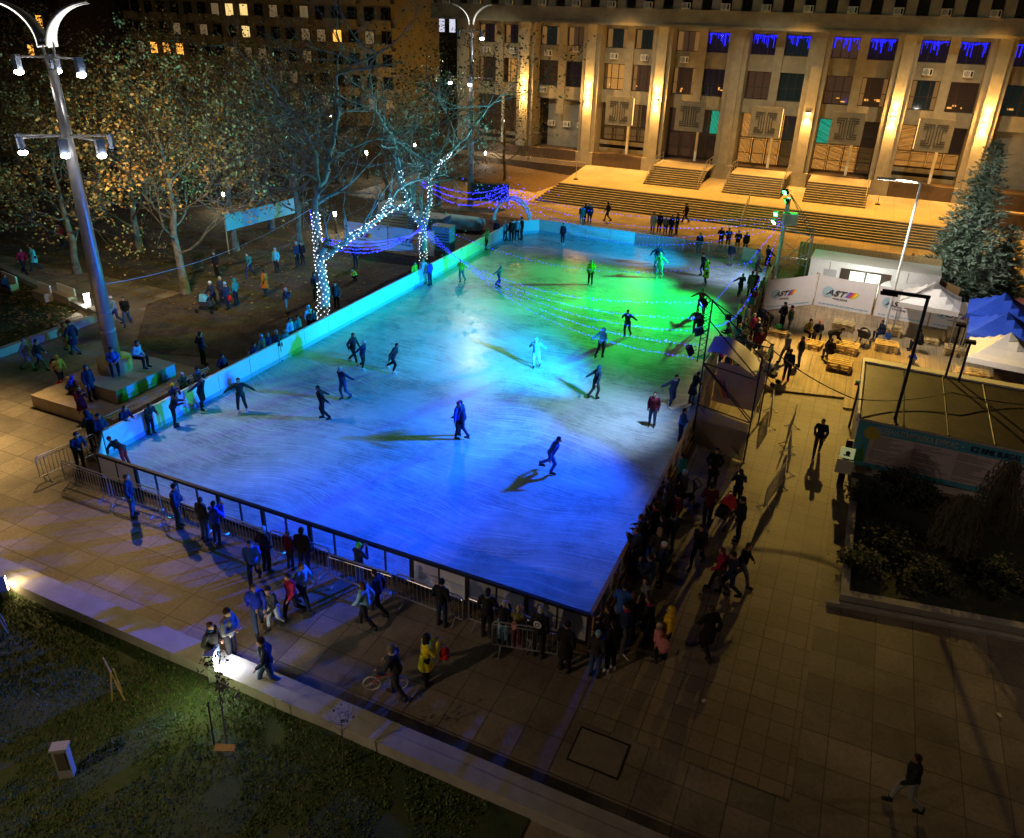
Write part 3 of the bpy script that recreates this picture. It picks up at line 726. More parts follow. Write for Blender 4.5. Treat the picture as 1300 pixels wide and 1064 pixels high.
# right side: boards seen from behind, raw wood top; a gap by the entrance
n=18; L2=(RY1-1.4-RY0)/n
rp = solid_panel(L2,'rink board with raw timber back along the right side by the crowd','timber backed boards of the right side',wood_top=True)
for i in range(n):
    y=RY0+L2*(i+.5)
    if i in (10,): continue
    o = rp if i==0 else dup(rp,(RX1,y,0),R(-90)); o.location=(RX1,y,0); o.rotation_euler.z=R(-90); o['label']='timber backed board by the crowd, %s from the near right corner'%nth(i)
fp = solid_panel(2.05,'plain white board at the far end of the ice, left half','white boards at the far end')
for i in range(4):
    x=RX0+1.6+2.05*(i+.5); o = fp if i==0 else dup(fp,(x,RY1,0),0); o.location=(x,RY1,0); o['label']='plain white far end board, %s from the far left corner'%nth(i)
def far_clear(w):
    t = thing('rink_board','see-through mesh board in steel frame at the far end of the ice','rink board',(0,0,0),0,'see-through boards at the far end')
    MB().box(-w/2,-.03,0,-w/2+.05,.03,1.1).box(w/2-.05,-.03,0,w/2,.03,1.1).box(-w/2+.05,-.03,1.05,w/2-.05,.03,1.1).box(-w/2+.05,-.03,0,w/2-.05,.03,.12).build('frame',M['steel'],t)
    MB().box(-w/2+.05,-.01,.12,w/2-.05,.01,1.05).build('acrylic_pane',glassy('tinted_acrylic',(.2,.3,.35),.45,.1),t)
    return t
fc = far_clear(1.95)
for i in range(5):
    x=-15.65+.0+1.95*(i+.5); o = fc if i==0 else dup(fc,(x,RY1,0),0); o.location=(x,RY1,0); o['label']='see-through steel framed far board, %s to the right of the white boards'%nth(i)
wb = solid_panel(1.3,'single bright white board beside the skater in the white hat at the far right corner',None)
wb.location=(-6.75+.1,RY1-.25,0); wb.rotation_euler.z=R(-20)
for (x,y,a) in ((RX0+.8,RY1-.8,45),(RX0+.02+.0,0,0)):
    if y==0: continue
    q = solid_panel(2.2,'slanted white board across the far left corner of the rink',None); q.location=(x,y,0); q.rotation_euler.z=R(a)
# ---------------- crowd barriers ----------------
def barrier(L_=2.3,h=1.08,feet=True,nb=15):
    t = thing('crowd_barrier','galvanised crowd barrier','barrier',(0,0,0),0)
    r=.13; z0=.22; x=L_/2
    pts=[(-x,0,z0),(-x,0,h-r)]+[(-x+r-r*math.cos(a),0,h-r+r*math.sin(a)) for a in (PI/6,PI/3,PI/2)]+[(x-r+r*math.sin(a),0,h-r+r*math.cos(a)) for a in (0,PI/6,PI/3,PI/2)]+[(x,0,z0),(-x,0,z0)]
    MB().tube(pts,.024,6,False).build('frame',M['steel'],t)
    b=MB()
    for i in range(1,nb+1):
        xx=-x+L_*i/(nb+1); b.tube([(xx,0,z0),(xx,0,h-.12)],.011,4)
    b.tube([(-x,0,h-.12),(x,0,h-.12)],.014,5)
    b.build('bars',M['steel'],t)
    if feet:
        for s in (-1,1):
            MB().tube([(s*(x-.25),-.33,.02),(s*(x-.25),-.2,.05),(s*(x-.25),0,.22),(s*(x-.25),.2,.05),(s*(x-.25),.33,.02)],.02,5).build('foot',M['steel'],t)
    return t
bar0 = barrier(); used_b=[False]
def put_barrier(x,y,rz,label,group=None):
    if not used_b[0]: o=bar0; used_b[0]=True; o.location=(x,y,0); o.rotation_euler.z=rz
    else: o=dup(bar0,(x,y,0),rz)
    o['label']=label
    if group: o['group']=group
    elif 'group' in o: del o['group']
for i in range(8):
    put_barrier(-25.1+2.42*(i+.5),15.75+.10*math.sin(i*2.1),R(2.5*math.sin(i*1.7)),'crowd barrier before the near end of the rink, %s from the left'%nth(i),'barriers before the near end')
put_barrier(-25.85,16.6,R(80),'steel crowd barrier turning the corner at the left end of the near row')
for i in range(3):
    put_barrier(-26.45+.05*i,18.6+2.4*i,R(89),'crowd barrier along the left boards by the plinth, %s from the near corner'%nth(i),'barriers along the left boards')
put_barrier(-5.9,15.5,R(14),'crowd barrier at the right end of the near row')
for i in range(3):
    put_barrier(-3.55,17.4+2.45*i,R(90+2*i),'crowd barrier along the right boards, %s from the near corner'%nth(i),'barriers along the right boards')
for i in range(9):
    put_barrier(-22.3+2.35*i,60.4+.12*math.sin(i*1.9),R(2*math.sin(i*2.2)),'crowd barrier behind the far end boards, %s from the left'%nth(i),'barriers behind the far end')
for k,((xa,ya),(xb,yb)) in enumerate((((948,716-28),(990,620-5)),((990,618),(1008,570)),((1008,572),(1016,515)))):
    pass
for (fx,fy,rz,lb) in ((-.75,27.0,R(80),'nearest barrier of the row splitting the entrance lane'),(-.55,29.9,R(95),'middle barrier of the row splitting the entrance lane'),(-.75,32.4,R(88),'farther barrier of the row splitting the entrance lane'),(-1.75,33.6,R(95),'barrier beside the scaffold, at the head of the entrance lane')):
    put_barrier(fx,fy,rz,lb)
# ---------------- scaffold by the ice with mesh cover ----------------
sc_ = thing('scaffold_tower','black scaffold tower with diagonal braces and grey mesh cover beside the ice','scaffold',(-3.4,31.2,0))
o_=Vector((-3.4,31.2,0))
def S_(mb,name,m,par=sc_,smooth=False):
    mb.v=[(v[0]-o_.x,v[1]-o_.y,v[2]) for v in mb.v]; return mb.build(name,m,par,smooth)
c1=(-4.5,29.9); c2=(-2.2,29.2); c3=(-2.15,32.9); c4=(-4.45,33.2)
for (x,y),h in ((c1,6.5),(c2,4.75),(c3,3.9),(c4,3.9)):
    S_(MB().tube([(x,y,0),(x,y,h)],.035,8).cyl((x,y,0),.09,.03),'post',M['black_metal'])
lg=MB()
for z in (1.85,3.75):
    for a,b_ in ((c1,c2),(c2,c3),(c3,c4),(c4,c1)): lg.tube([(a[0],a[1],z),(b_[0],b_[1],z)],.028,6)
S_(lg,'ledger',M['black_metal'])
for a,b_ in (((*c1,1.85),(*c2,.1)),((*c1,3.7),(*c2,1.85)),((*c1,3.75),(*c2,2.0)),((*c1,6.45),(*c2,4.7)),((c1[0],c1[1],6.45),(c3[0],c3[1],3.9)),((*c2,4.7),(*c3,3.85)),((*c2,3.7),(*c3,1.9)),((*c1,5.6),(*c2,3.8)),((*c4,3.8),(*c1,1.9))):
    S_(MB().tube([a,b_],.026,6),'brace',M['black_metal'])
lat=MB()
for i in range(10):
    z=3.9+i*.26; lat.tube([(c1[0]-.28,c1[1]+.1,z),(c1[0],c1[1],z+.26)],.012,4); lat.tube([(c1[0],c1[1],z),(c1[0]-.28,c1[1]+.1,z+.13)],.012,4)
lat.tube([(c1[0]-.28,c1[1]+.1,3.7),(c1[0]-.28,c1[1]+.1,6.5)],.025,6)
S_(lat,'lattice',M['black_metal'])
M['mesh'] = mat('grey_mesh_cover',(.30,.25,.22),.8,var=.25,scale=1.4,bump=.3,alpha=.88)
def cloth(a,b_,z0,z1,amp,nx=16,nz=8,sd=1):
    mb=MB(); a=Vector((a[0],a[1],0)); b_=Vector((b_[0],b_[1],0)); nrm=Vector(((b_-a).y,-(b_-a).x,0)).normalized()
    for j in range(nz+1):
        for i in range(nx+1):
            p=a.lerp(b_,i/nx); z=z0+(z1-z0)*j/nz
            q=amp*noise.noise(Vector((p.x*1.3+sd,z*1.5,p.y*1.3)))*math.sin(PI*i/nx)
            mb.v.append((p.x+nrm.x*q,p.y+nrm.y*q,z))
    for j in range(nz):
        for i in range(nx):
            k=j*(nx+1)+i; mb.f.append((k,k+1,k+nx+2,k+nx+1)); mb.mi.append(0)
    return mb
S_(cloth((-4.45,29.86),(-2.25,29.16),.05,1.8,.22),'mesh_cover',M['mesh'],smooth=True)
S_(cloth((-4.42,29.86),(-4.4,33.1),.05,3.7,.12,sd=5),'mesh_cover',M['mesh'],smooth=True)
mc=S_(cloth((-4.35,33.1),(-2.2,32.85),.6,2.6,.08,sd=9),'mesh_cover',mat('pink_white_banner',(.62,.52,.52),.7,var=.08),smooth=True)
for i,(cx,cc) in enumerate(((-4.0,(.8,.62,.05)),(-3.85,(.75,.08,.2)),(-3.7,(.15,.15,.6)))):
    S_(MB().add([(cx,33.0-.03,.95),(cx+.13,33.0-.03,.95),(cx-.22,33.05-.03,1.75),(cx-.35,33.05-.03,1.75)],[(0,1,2,3)]),'banner_stripe',mat('stripe%d'%i,cc,.6),mc)
# silver canopy sheet over the control place behind
cn=MB(); nx=12
for j in range(5):
    for i in range(nx+1):
        u=i/nx; cn.v.append((-4.55+2.1*u, 30.6+j*.42, 3.95-.55*u*u+.12*math.sin(u*5)+.03*j))
for j in range(4):
    for i in range(nx): k=j*(nx+1)+i; cn.f.append((k,k+1,k+nx+2,k+nx+1)); cn.mi.append(0)
S_(cn,'canopy_sheet',mat('silver_sheet',(.62,.62,.58),.38,.35,bump=.15,scale=3),smooth=True)
# floodlights clamped to the masts
def floodlight(loc,tgt,glow,label,s=.3,group=None,body=None):
    t=thing('floodlight',label,'floodlight',loc,0,group)
    d=(Vector(tgt)-Vector(loc)); t.rotation_euler=d.to_track_quat('-Z','Y').to_euler()
    hb=MB().box(-s/2,-s/2,.0,s/2,s/2,.12)
    for i in range(5): hb.box(-s/2+.02+i*s/5,-s/2+.01,.12,-s/2+.035+i*s/5,s/2-.01,.2)
    hb.box(-s/2-.02,-s/2-.02,-.06,s/2+.02,-s/2,.1).box(-s/2-.02,s/2,-.06,s/2+.02,s/2+.02,.1).box(-s/2-.02,-s/2,-.06,-s/2,s/2,.1).box(s/2,-s/2,-.06,s/2+.02,s/2,.1)
    hb.build('housing',body or M['black_metal'],t)
    MB().quad((-s/2,-s/2,-.012),(s/2,-s/2,-.012),(s/2,s/2,-.012),(-s/2,s/2,-.012)).build('lens',glow,t)
    MB().tube([(-s/2-.05,0,.05),(-s/2-.05,0,.32),(s/2+.05,0,.32),(s/2+.05,0,.05)],.014,5).build('bracket',M['black_metal'],t)
    return t
def cangroup():
    floodlight((-4.95,30.2,6.15),(-14,24,0),M['glow_blue'],'blue stage light at the top of the scaffold mast')
    floodlight((-4.95,30.05,5.45),(-18,27,0),M['glow_blue'],'blue stage light second from the top of the scaffold mast')
    floodlight((-4.95,30.2,4.95),(-20,36,0),M['glow_blue'],'blue stage light third from the top of the scaffold mast')
    floodlight((-5.2,30.05,4.1),(-13,28,0),M['glow_white'],'white floodlight on an arm at the side of the scaffold mast',.34)
    floodlight((-4.05,31.8,5.2),(-8,45,0),M['glow_blue'],'small round blue light hung from the back stay of the scaffold',.2)
cangroup()
# far light mast
tb=thing('light_mast','far lighting mast of steel tubes with green lights and a white speaker','light mast',(-4.3,55,0))
mb=MB().tube([(0,0,0),(0,0,5.9)],.13,12); mb.build('pole',M['steel'],tb)
tr=MB(); P4=[(0,0),(1.95,.3),(1.95,-1.5)]
for x,y in P4[1:]: tr.tube([(x,y,0),(x,y,3.9)],.035,6)
tr.tube([(0,0,3.9),(1.95,.3,3.9),(1.95,-1.5,3.9),(0,0,3.9)],.03,6); tr.tube([(0,0,1.9),(1.95,.3,1.9),(1.95,-1.5,1.9),(0,0,1.9)],.03,6)
tr.build('frame_tubes',M['steel'],tb)
for a,b_ in (((0,0,1.2),(1.95,-1.5,3.9)),((0,0,.9),(1.95,-1.5,2.8)),((0,0,6.2),(1.95,-1.5,3.9)),((.1,0,6.1),(1.95,.3,3.9)),((0,0,3.0),(1.95,.3,1.9))):
    MB().tube([a,b_],.03,6).build('brace',M['steel'],tb)
sp=thing('loudspeaker','white box loudspeaker on the far light mast','loudspeaker',(-4.0,54.6,4.25),R(20))
MB().box(-.45,-.3,0,.45,.3,.75).build('cabinet',M['white_paint'],sp); MB().box(-.4,-.31,.05,.4,-.3,.7).build('grille',mat('speaker_grille',(.55,.55,.53),.7),sp)
floodlight((-4.6,54.7,6.3),(-11,46,0),M['glow_green'],'upper green stage light on the far light mast',.34)
floodlight((-4.45,54.6,5.75),(-17,50,0),M['glow_green'],'middle green stage light on the far light mast',.34)
floodlight((-4.9,54.3,4.9),(-10,40,0),M['glow_green'],'lower green stage light beside the white loudspeaker',.26,body=M['white_paint'])
floodlight((-4.95,54.4,4.35),(-9,50,0),M['glow_white'],'white floodlight under the green lights of the far mast',.3,body=M['white_paint'])
lamp_point('green_spill_light',(-4.5,56.0,6.1),260,GREEN,.1)
lamp_point('blue_spill_light',(-5.3,30.4,5.2),60,(0,.05,1),.1)
spot('stray_green_light',(-4.6,55.2,6.0),(-8.5,72,0),1500,GREEN,22,.8)

# ---------------- big lamp posts ----------------
def big_post(label,loc,h,rz,lit=1.0,mid=None):
    t=thing('lamp_post',label,'lamp post',loc,rz)
    MB().tube([(0,0,0),(0,0,h*.30),(0,0,h*.62),(0,0,h-1.6)],[.33,.28,.22,.17],20).tube([(0,0,h*.095),(0,0,h*.1)],[.345,.345],20).tube([(0,0,h*.16),(0,0,h*.163)],[.325,.325],20).build('pole',M['pole'],t,True)
    hd=MB()
    for s in (-.09,.09): hd.tube([(s,0,h-1.8),(s*2.2,0,h-.7),(s*1.4,0,h-.5)],.06,8)
    hd.box(-.16,-.09,h-1.25,.16,.09,h-1.1).box(-.14,-.1,h-1.65,.14,.1,h-1.55)
    hd.build('head_bracket',M['pole'],t)
    for s in (-1,1):
        w=MB(); n=10; 
        for i in range(n+1):
            a=i/n*PI/2.15; x=s*(.14+1.75*(1-math.cos(a))); z=h-.75+1.55*math.sin(a); wd=.62*(1-.85*i/n)+.03
            th=.05
            w.v += [(x,-wd,z),(x,wd,z),(x-s*th,wd,z+th),(x-s*th,-wd,z+th)]
        for i in range(n):
            for k in range(4): w.f.append((i*4+k,i*4+(k+1)%4,(i+1)*4+(k+1)%4,(i+1)*4+k)); w.mi.append(0)
        w.f += [(0,1,2,3),(n*4+3,n*4+2,n*4+1,n*4)]; w.mi += [0,0]
        wing=w.build('reflector_wing',mat('wing_white',(.75,.75,.72),.4),t,True)
        g=MB()
        for i in range(n+1):
            a=i/n*PI/2.15; x=s*(.19+1.75*(1-math.cos(a))); z=h-.79+1.55*math.sin(a); wd=.56*(1-.85*i/n)+.02
            g.v += [(x,-wd,z),(x,wd,z)]
        for i in range(n): g.f.append((i*2,i*2+1,i*2+3,i*2+2)); g.mi.append(0)
        g.build('lit_panel',mat('wing_glow',(1,1,1),emit=1.15*lit,ecol=(1,.97,.86)),wing)
    return t
plz=thing('lamp_plinth','two-stepped square stone plinth with round drum and painted camouflage side','plinth',(0,0,0))
pA=[G(68,490,.8),G(143,528,.8),G(208,487,.8)]
cx_,cy_=-29.2,22.15
def rbox(mb,hx,hy,z0,z1,a=R(0)):
    pts=[]
    for x,y in ((-hx,-hy),(hx,-hy),(hx,hy),(-hx,hy)): pts.append((x*math.cos(a)-y*math.sin(a),x*math.sin(a)+y*math.cos(a)))
    return mb.prism(pts,z0,z1)
plz.location=(cx_,cy_,0)
rbox(MB(),2.55,2.75,0,.62,0).build('lower_step',M['plinth'],plz)
rbox(MB(),1.55,1.65,.62,1.25,0).build('upper_step',M['plinth'],plz)
MB().cyl((-.25,-.05,1.25),.72,.62,28).build('drum',mat('drum_stone',(.44,.34,.16),.75,var=.2,scale=2),plz,True)
cmo=MB(); mt_c=[mat('camo_blue',(.16,.38,.62),.7),mat('camo_brown',(.12,.09,.06),.8),mat('camo_green',(.07,.20,.05),.8)]
seq=[2,0,1,0,2,0]
for i,cidx in enumerate(seq):
    y0=-1.65+3.3*i/6; cmo.cur=cidx; cmo.quad((1.555,y0,.63),(1.555,y0+.55,.63),(1.555,y0+.55,1.245),(1.555,y0,1.245))
cmo.build('painted_side',mt_c,plz)
lp1=big_post('tall grey lamp post with twin curved white wings standing on the stone plinth',(cx_-.25,cy_-.05,1.87),13.75,R(35))
lp2=big_post('second tall lamp post with twin curved wings behind the trees left of the pillars',(-33.2,65,0),16.3,R(24),.5)
def lamp_arm(post,z,items,off):
    base=Vector(post)
    for (dx,dy,lit,lb,down) in items:
        e=base+Vector((dx,dy,z))
        t=thing('post_floodlight',lb,'floodlight',e,math.atan2(dy,dx))
        L=math.hypot(dx,dy)
        MB().tube([(-L+.15,0,.12),(0,0,.12)],.045,6).build('arm',M['pole'],t)
        MB().cbox((.05,0,-.1),.15,.34,.55,0,0).build('housing',mat('slate_blue_housing',(.20,.24,.34),.45),t)
        MB().ball((.05,0,-.45),.17,10,8,(1,1,.6)).build('lens',M['glow_white'] if lit else M['glass_dark'],t,True)
P1=(cx_-.25,cy_-.05,0)
lamp_arm(P1,11.45,[(-1.5,-.9,0,'dark floodlight at the left end of the lower crossbar',1),(-.9,-1.3,1,'lit floodlight on the lower crossbar, left one',1),(.9,-.9,1,'lit floodlight on the lower crossbar, middle one',1),(2.0,-.2,1,'lit floodlight at the right end of the lower crossbar',1),(1.3,.9,0,'unlit floodlight pointing back from the lower crossbar',1)],0)
lamp_arm(P1,14.35,[(-1.2,-.5,1,'brightest floodlight left of the post just under the twin wings',1),(-.7,.7,1,'small lit floodlight behind the post under the twin wings',1),(1.35,.1,1,'lit floodlight right of the post just under the twin wings',1)],0)
lamp_arm((-33.2,65,0),14.9,[(1.1,-.3,1,'lit floodlight right of the second lamp post under its wings',1),(-1.0,-.3,0,'dark floodlight left of the second lamp post under its wings',1)],0)
lamp_arm((-33.2,65,0),11.2,[(.15,-.6,1,'lit floodlight low on the second lamp post',1),(-1.9,-.3,1,'small lit floodlight at the left end of the low crossbar of the second post',1),(1.9,0,0,'unlit floodlight at the right end of the low crossbar of the second post',1)],0)
# ---------------- thin lamps on the right ----------------
sl=thing('street_lamp','thin white street lamp with bent flat head over the wooden terrace','street lamp',G(1120,428))
MB().tube([(0,0,0),(0,0,8.9)],[.085,.06],8).tube([(0,0,8.9),(-1.55,0,8.95)],.045,6).build('pole',M['white_paint'],sl)
hd=MB().box(-2.2,-.13,8.9,-1.2,.13,8.99); hd.build('head',M['white_paint'],sl); MB().quad((-2.15,-.11,8.895),(-1.25,-.11,8.895),(-1.25,.11,8.895),(-2.15,.11,8.895)).build('lens',mat('street_lens',(1,1,.9),emit=30,ecol=(1,.9,.7)),sl)
bl=thing('street_lamp','black street lamp with squared arm rising in front of the wooden terrace','street lamp',(3.0,30.9,0))
MB().tube([(0,0,0),(0,0,7.55)],.06,8).box(-1.55,-.05,7.5,.07,.05,7.62).build('pole',M['black_metal'],bl); MB().box(-1.6,-.16,7.44,-1.0,.16,7.5).build('head',M['black_metal'],bl)
for (x,y,h,lb) in ((5.0,36.15,5.0,'black pole with small square head behind the flat roof'),(5.5,35.9,4.4,'black pole with short top arm, right of the squared street lamp'),):
    t=thing('roof_lamp',lb,'lamp',(x,y,0)); MB().tube([(0,0,0),(0,0,h)],.05,6).build('pole',M['black_metal'],t); MB().box(-.2,-.15,h,.2,.15,h+.12).build('head',M['black_metal'],t)
# ---------------- banners with lettering ----------------
LET=mat('letter_dark',(.05,.05,.06),.6); LETG=mat('letter_grey',(.35,.35,.36),.6); LTEAL=mat('letter_teal',(.12,.38,.48),.6)
def logo(par,w,h,s=1.0,x0=None):
    """globe arc, leaning letters and colour stripes on a banner whose face looks to -Y"""
    x0 = -w*.34 if x0 is None else x0; y=-.03; z=h*.50
    g=MB(); n=14; r=.33*s
    for i in range(n):
        a0=.2+i*5.6/n; a1=.2+(i+1)*5.6/n; w0=r*.2
        c=(x0+.16*s,z+.06*s)
        g.quad((c[0]+r*math.cos(a0),y,c[1]+r*math.sin(a0)),(c[0]+r*math.cos(a1),y,c[1]+r*math.sin(a1)),(c[0]+w0*math.cos(a1)*.7,y,c[1]+w0*math.sin(a1)*.7),(c[0]+w0*math.cos(a0)*.7,y,c[1]+w0*math.sin(a0)*.7))
    g.build('globe_emblem',mat('globe_pale',(.36,.52,.58),.6),par)
    text_mesh('lettering','AST',.46*s,LET,par,(x0+.06*s,y-.016,z-.10*s),(PI/2,0,0),.003,shear=.35,bold=.012,sx=1.25)
    for i,cc in enumerate(((.10,.11,.45),(.55,.03,.15),(.75,.28,.03),(.80,.68,.03))):
        xx=x0+1.08*s+i*.13*s
        MB().add([(xx,y,z-.10*s),(xx+.13*s,y,z-.10*s),(xx+.34*s,y,z+.24*s),(xx+.21*s,y,z+.24*s)],[(0,1,2,3)]).build('colour_stripe',mat('logo_stripe_%d'%i,cc,.6),par)
    text_mesh('lettering','www.ast.bg',.17*s,LET,par,(x0+.45*s,y,z-.32*s),(PI/2,0,0),.002,bold=.003)
    lb=MB(); random.seed(3)
    x=-w*.42
    while x<w*.42:
        l=random.uniform(.12,.3); lb.box(x,y+.005,h*.14,min(x+l,w*.44),y+.012,h*.14+.05); x+=l+.05
    lb.build('small_print',LTEAL,par)
def banner(a,b_,h,label,post=True,logo_s=1.0,z0=.12,tint=(.70,.66,.64),lx=None):
    a=Vector((*a[:2],0)); b_=Vector((*b_[:2],0)); d=b_-a; w=d.length; mid=(a+b_)/2
    t=thing('banner',label,'banner',mid,math.atan2(d.y,d.x))
    mb=MB(); nx=14; nz=5
    for j in range(nz+1):
        for i in range(nx+1):
            u=i/nx; v=j/nz; mb.v.append((-w/2+w*u,.012*math.sin(u*17+v*3),z0+(h-z0)*v-.05*math.sin(PI*u)*(v)))
    for j in range(nz):
        for i in range(nx): k=j*(nx+1)+i; mb.f.append((k,k+1,k+nx+2,k+nx+1)); mb.mi.append(0)
    mb.build('sheet',mat('banner_white_%d'%int(tint[0]*100+tint[2]*1000),tint,.6,var=.05,scale=2),t,True)
    if post:
        MB().box(-w/2-.05,.03,0,-w/2+.02,.1,h+.08).build('post',M['wood'],t); MB().box(w/2-.02,.03,0,w/2+.05,.1,h+.08).build('post',M['wood'],t)
    if logo_s: logo(t,w,h,logo_s,lx)
    return t
banner((-4.15,48.35),(-1.45,51.15),2.15,'white banner with dark lettering and four colour stripes, left one behind the wooden terrace')
banner((-1.35,51.15),(2.05,50.9),2.15,'white banner with globe emblem, middle one behind the wooden terrace',logo_s=1.1)
banner((2.2,50.85),(5.2,50.5),2.1,'white banner partly hidden by the black lamp arm and white tent')
banner((5.3,50.5),(8.0,50.2),2.0,'white banner end seen under the white tent canopy')
banner((-35.2,47.9),(-31.6,48.2),2.0,'bluish banner at the left of the fenced plant yard behind the trees',tint=(.60,.62,.66))
banner((-31.5,48.2),(-27.8,48.5),2.0,'banner of the fenced plant yard behind the right string-lit tree',tint=(.62,.57,.60))
t=banner((-41.2,42.0),(-40.6,49.0),2.9,'long turquoise banner stretched between trees deep in the park',post=True,logo_s=0,z0=1.7,tint=(.10,.42,.52))
# ---------------- site office with flat roof and the long schedule banner ----------------
of=thing('rink_office','low flat-roofed site cabin row with dark seamed roof panels','cabin',(1.75,30.5,0))
W_,D_,H_=12.5,5.6,2.45
MB().box(0,0,0,W_,D_,H_).build('wall',mat('cabin_side',(.50,.48,.44),.6,var=.1),of)
rf=MB()
for i in range(8):
    x=i*W_/8
    rf.add([(x+.02,-.08,H_+.02),(x+W_/8-.02,-.08,H_+.02),(x+W_/8-.02,D_+.02,H_+.16),(x+.02,D_+.02,H_+.16)],[(0,1,2,3)])
rfm=blotch_mat('roof_bitumen',[(.010,.009,.008),(.035,.03,.024),(.075,.06,.045)],.5,.6,.2)
rp_=rf.build('roof',rfm,of)
sm=MB()
for i in range(9): x=i*W_/8; sm.tube([(x,-.08,H_+.04),(x,D_+.02,H_+.18)],.03,4)
sm.build('roof_seam',M['black_metal'],rp_)
MB().box(-.05,D_+.02,H_-.1,W_,D_+.5,H_+.24).box(-.14,-.1,H_-.12,-.05,D_+.5,H_+.22).build('edge_trim',M['white_paint'],of)
sb=thing('schedule_banner','long blue-topped banner with Cyrillic and English title and rows of small print','banner',(1.75,30.34,0))
BW=12.4; MB().box(0,-.02,.45,BW,.02,2.42).build('sheet',mat('banner_lilac',(.46,.41,.46),.6,var=.1,scale=1.5),sb)
MB().box(0,-.032,1.98,BW,-.022,2.42).box(0,-.03,.45,BW,-.022,.66).box(0,-.03,.66,.5,-.022,1.98).build('blue_band',mat('banner_blue',(.06,.30,.44),.6),sb)
su=MB(); su.tube([(.62,-.036,1.98),(.62,-.04,1.981)],[.3,.3],6)
gq=MB(); c=(.55,1.99); 
for i in range(12): 
    a=i*PI/6; gq.add([(c[0],-.040,c[1]),(c[0]+.30*math.cos(a),-.040,c[1]+.30*math.sin(a)),(c[0]+.30*math.cos(a+PI/6),-.040,c[1]+.30*math.sin(a+PI/6))],[(0,1,2)])
gq.build('yellow_blot',mat('blot_yellow',(.42,.36,.05),.6),sb)
MB().add([(.12,-.040,.66),(.5,-.040,.66),(.31,-.040,1.1)],[(0,1,2)]).add([(.15,-.041,.9),(.47,-.041,.9),(.31,-.041,1.35)],[(0,1,2)]).build('green_fir_print',mat('fir_print',(.07,.24,.06),.7),sb)
text_mesh('lettering','ЛЕДЕНА ПЪРЗАЛКА БУРГАС  •',.32,mat('title_silver',(.42,.50,.55),.5),sb,(.62,-.045,2.08),(PI/2,0,0),.004,bold=.006,sx=.64)
text_mesh('lettering','ICE RINK BURGAS',.33,mat('title_navy',(.02,.02,.10),.5),sb,(3.95,-.045,2.08),(PI/2,0,0),.004,bold=.008,sx=.62)
pr=MB(); random.seed(9)
for cx0,cw in ((.65,1.25),(2.1,1.35),(3.6,1.35),(5.1,1.2),(6.5,1.3),(8.1,1.3),(9.8,1.4)):
    z=1.86
    while z>.74:
        l=cw*random.uniform(.45,1.0); 
        if random.random()<.88: pr.box(cx0,-.026,z,cx0+l,-.0215,z+.022)
        z-=.062
pr.build('small_print',mat('print_dark',(.16,.13,.18),.7),sb)
# ---------------- white cabin and timber screen beyond the terrace ----------------
cbn=thing('ticket_cabin','white container cabin with wide lit window behind the banners','cabin',(-2.1,52.9,0),R(-2))
MB().box(0,0,0,7.6,2.4,2.6).box(-.03,-.03,2.6,7.63,2.43,2.68).build('wall',M['white_paint'],cbn)
wf=MB().box(1.9,-.05,.85,4.9,-.005,2.3); wf=wf.build('window',M['frame_brown'],cbn)
MB().quad((2.5,-.06,1.0),(3.35,-.06,1.0),(3.35,-.06,2.2),(2.5,-.06,2.2)).quad((3.5,-.06,1.0),(4.3,-.06,1.0),(4.3,-.06,2.2),(3.5,-.06,2.2)).build('lit_pane',mat('office_glow',(.9,1,.9),emit=1.3,ecol=(.75,.95,.75)),wf)
MB().box(.9,-.04,.05,1.7,-.004,2.1).build('door',mat('door_grey',(.45,.45,.45),.5),cbn)
for i in range(3): MB().box(1.2+i*2.3,-.02,.02,1.24+i*2.3,-.001,2.58).build('wall_rib',M['concrete_grey'],cbn)
lamp_point('cabin_window_light',(1.3,52.0,1.8),60,(.8,1,.85),.3)
sf=thing('side_screen','pale waist-high screen wall beside the far light mast','screen',(-3.9,50.0,0),R(35))
MB().box(0,-.03,0,2.4,.03,1.3).build('panel',M['white_plastic'],sf); MB().box(0,-.05,1.3,2.4,.05,1.36).build('top_rail',M['concrete_grey'],sf)
fn=thing('timber_fence','warm lit vertical plank fence behind the white cabin','fence',(-3.2,57.2,0),R(0))
pl=MB(); x=0
while x<8.8: pl.box(x,0,0,x+.20,.03,2.6); x+=.22
pl.build('planks',M['wood'],fn); MB().box(0,.03,.5,8.8,.08,.6).box(0,.03,2.1,8.8,.08,2.2).build('rails',M['wood'],fn)
ps=thing('plywood_screen','leaning brown plywood screen between the white cabin and the spruce','screen',(5.2,54.2,0),R(-50))
MB().box(0,0,0,2.3,.03,2.2).build('panel',M['wood'],ps); MB().box(.05,.03,0,.12,.1,2.1).box(2.1,.03,0,2.17,.1,2.1).build('battens',M['wood'],ps)
vn=thing('white_van','small white van parked between the cabin and the banners','van',(3.4,52.0,0),R(5))
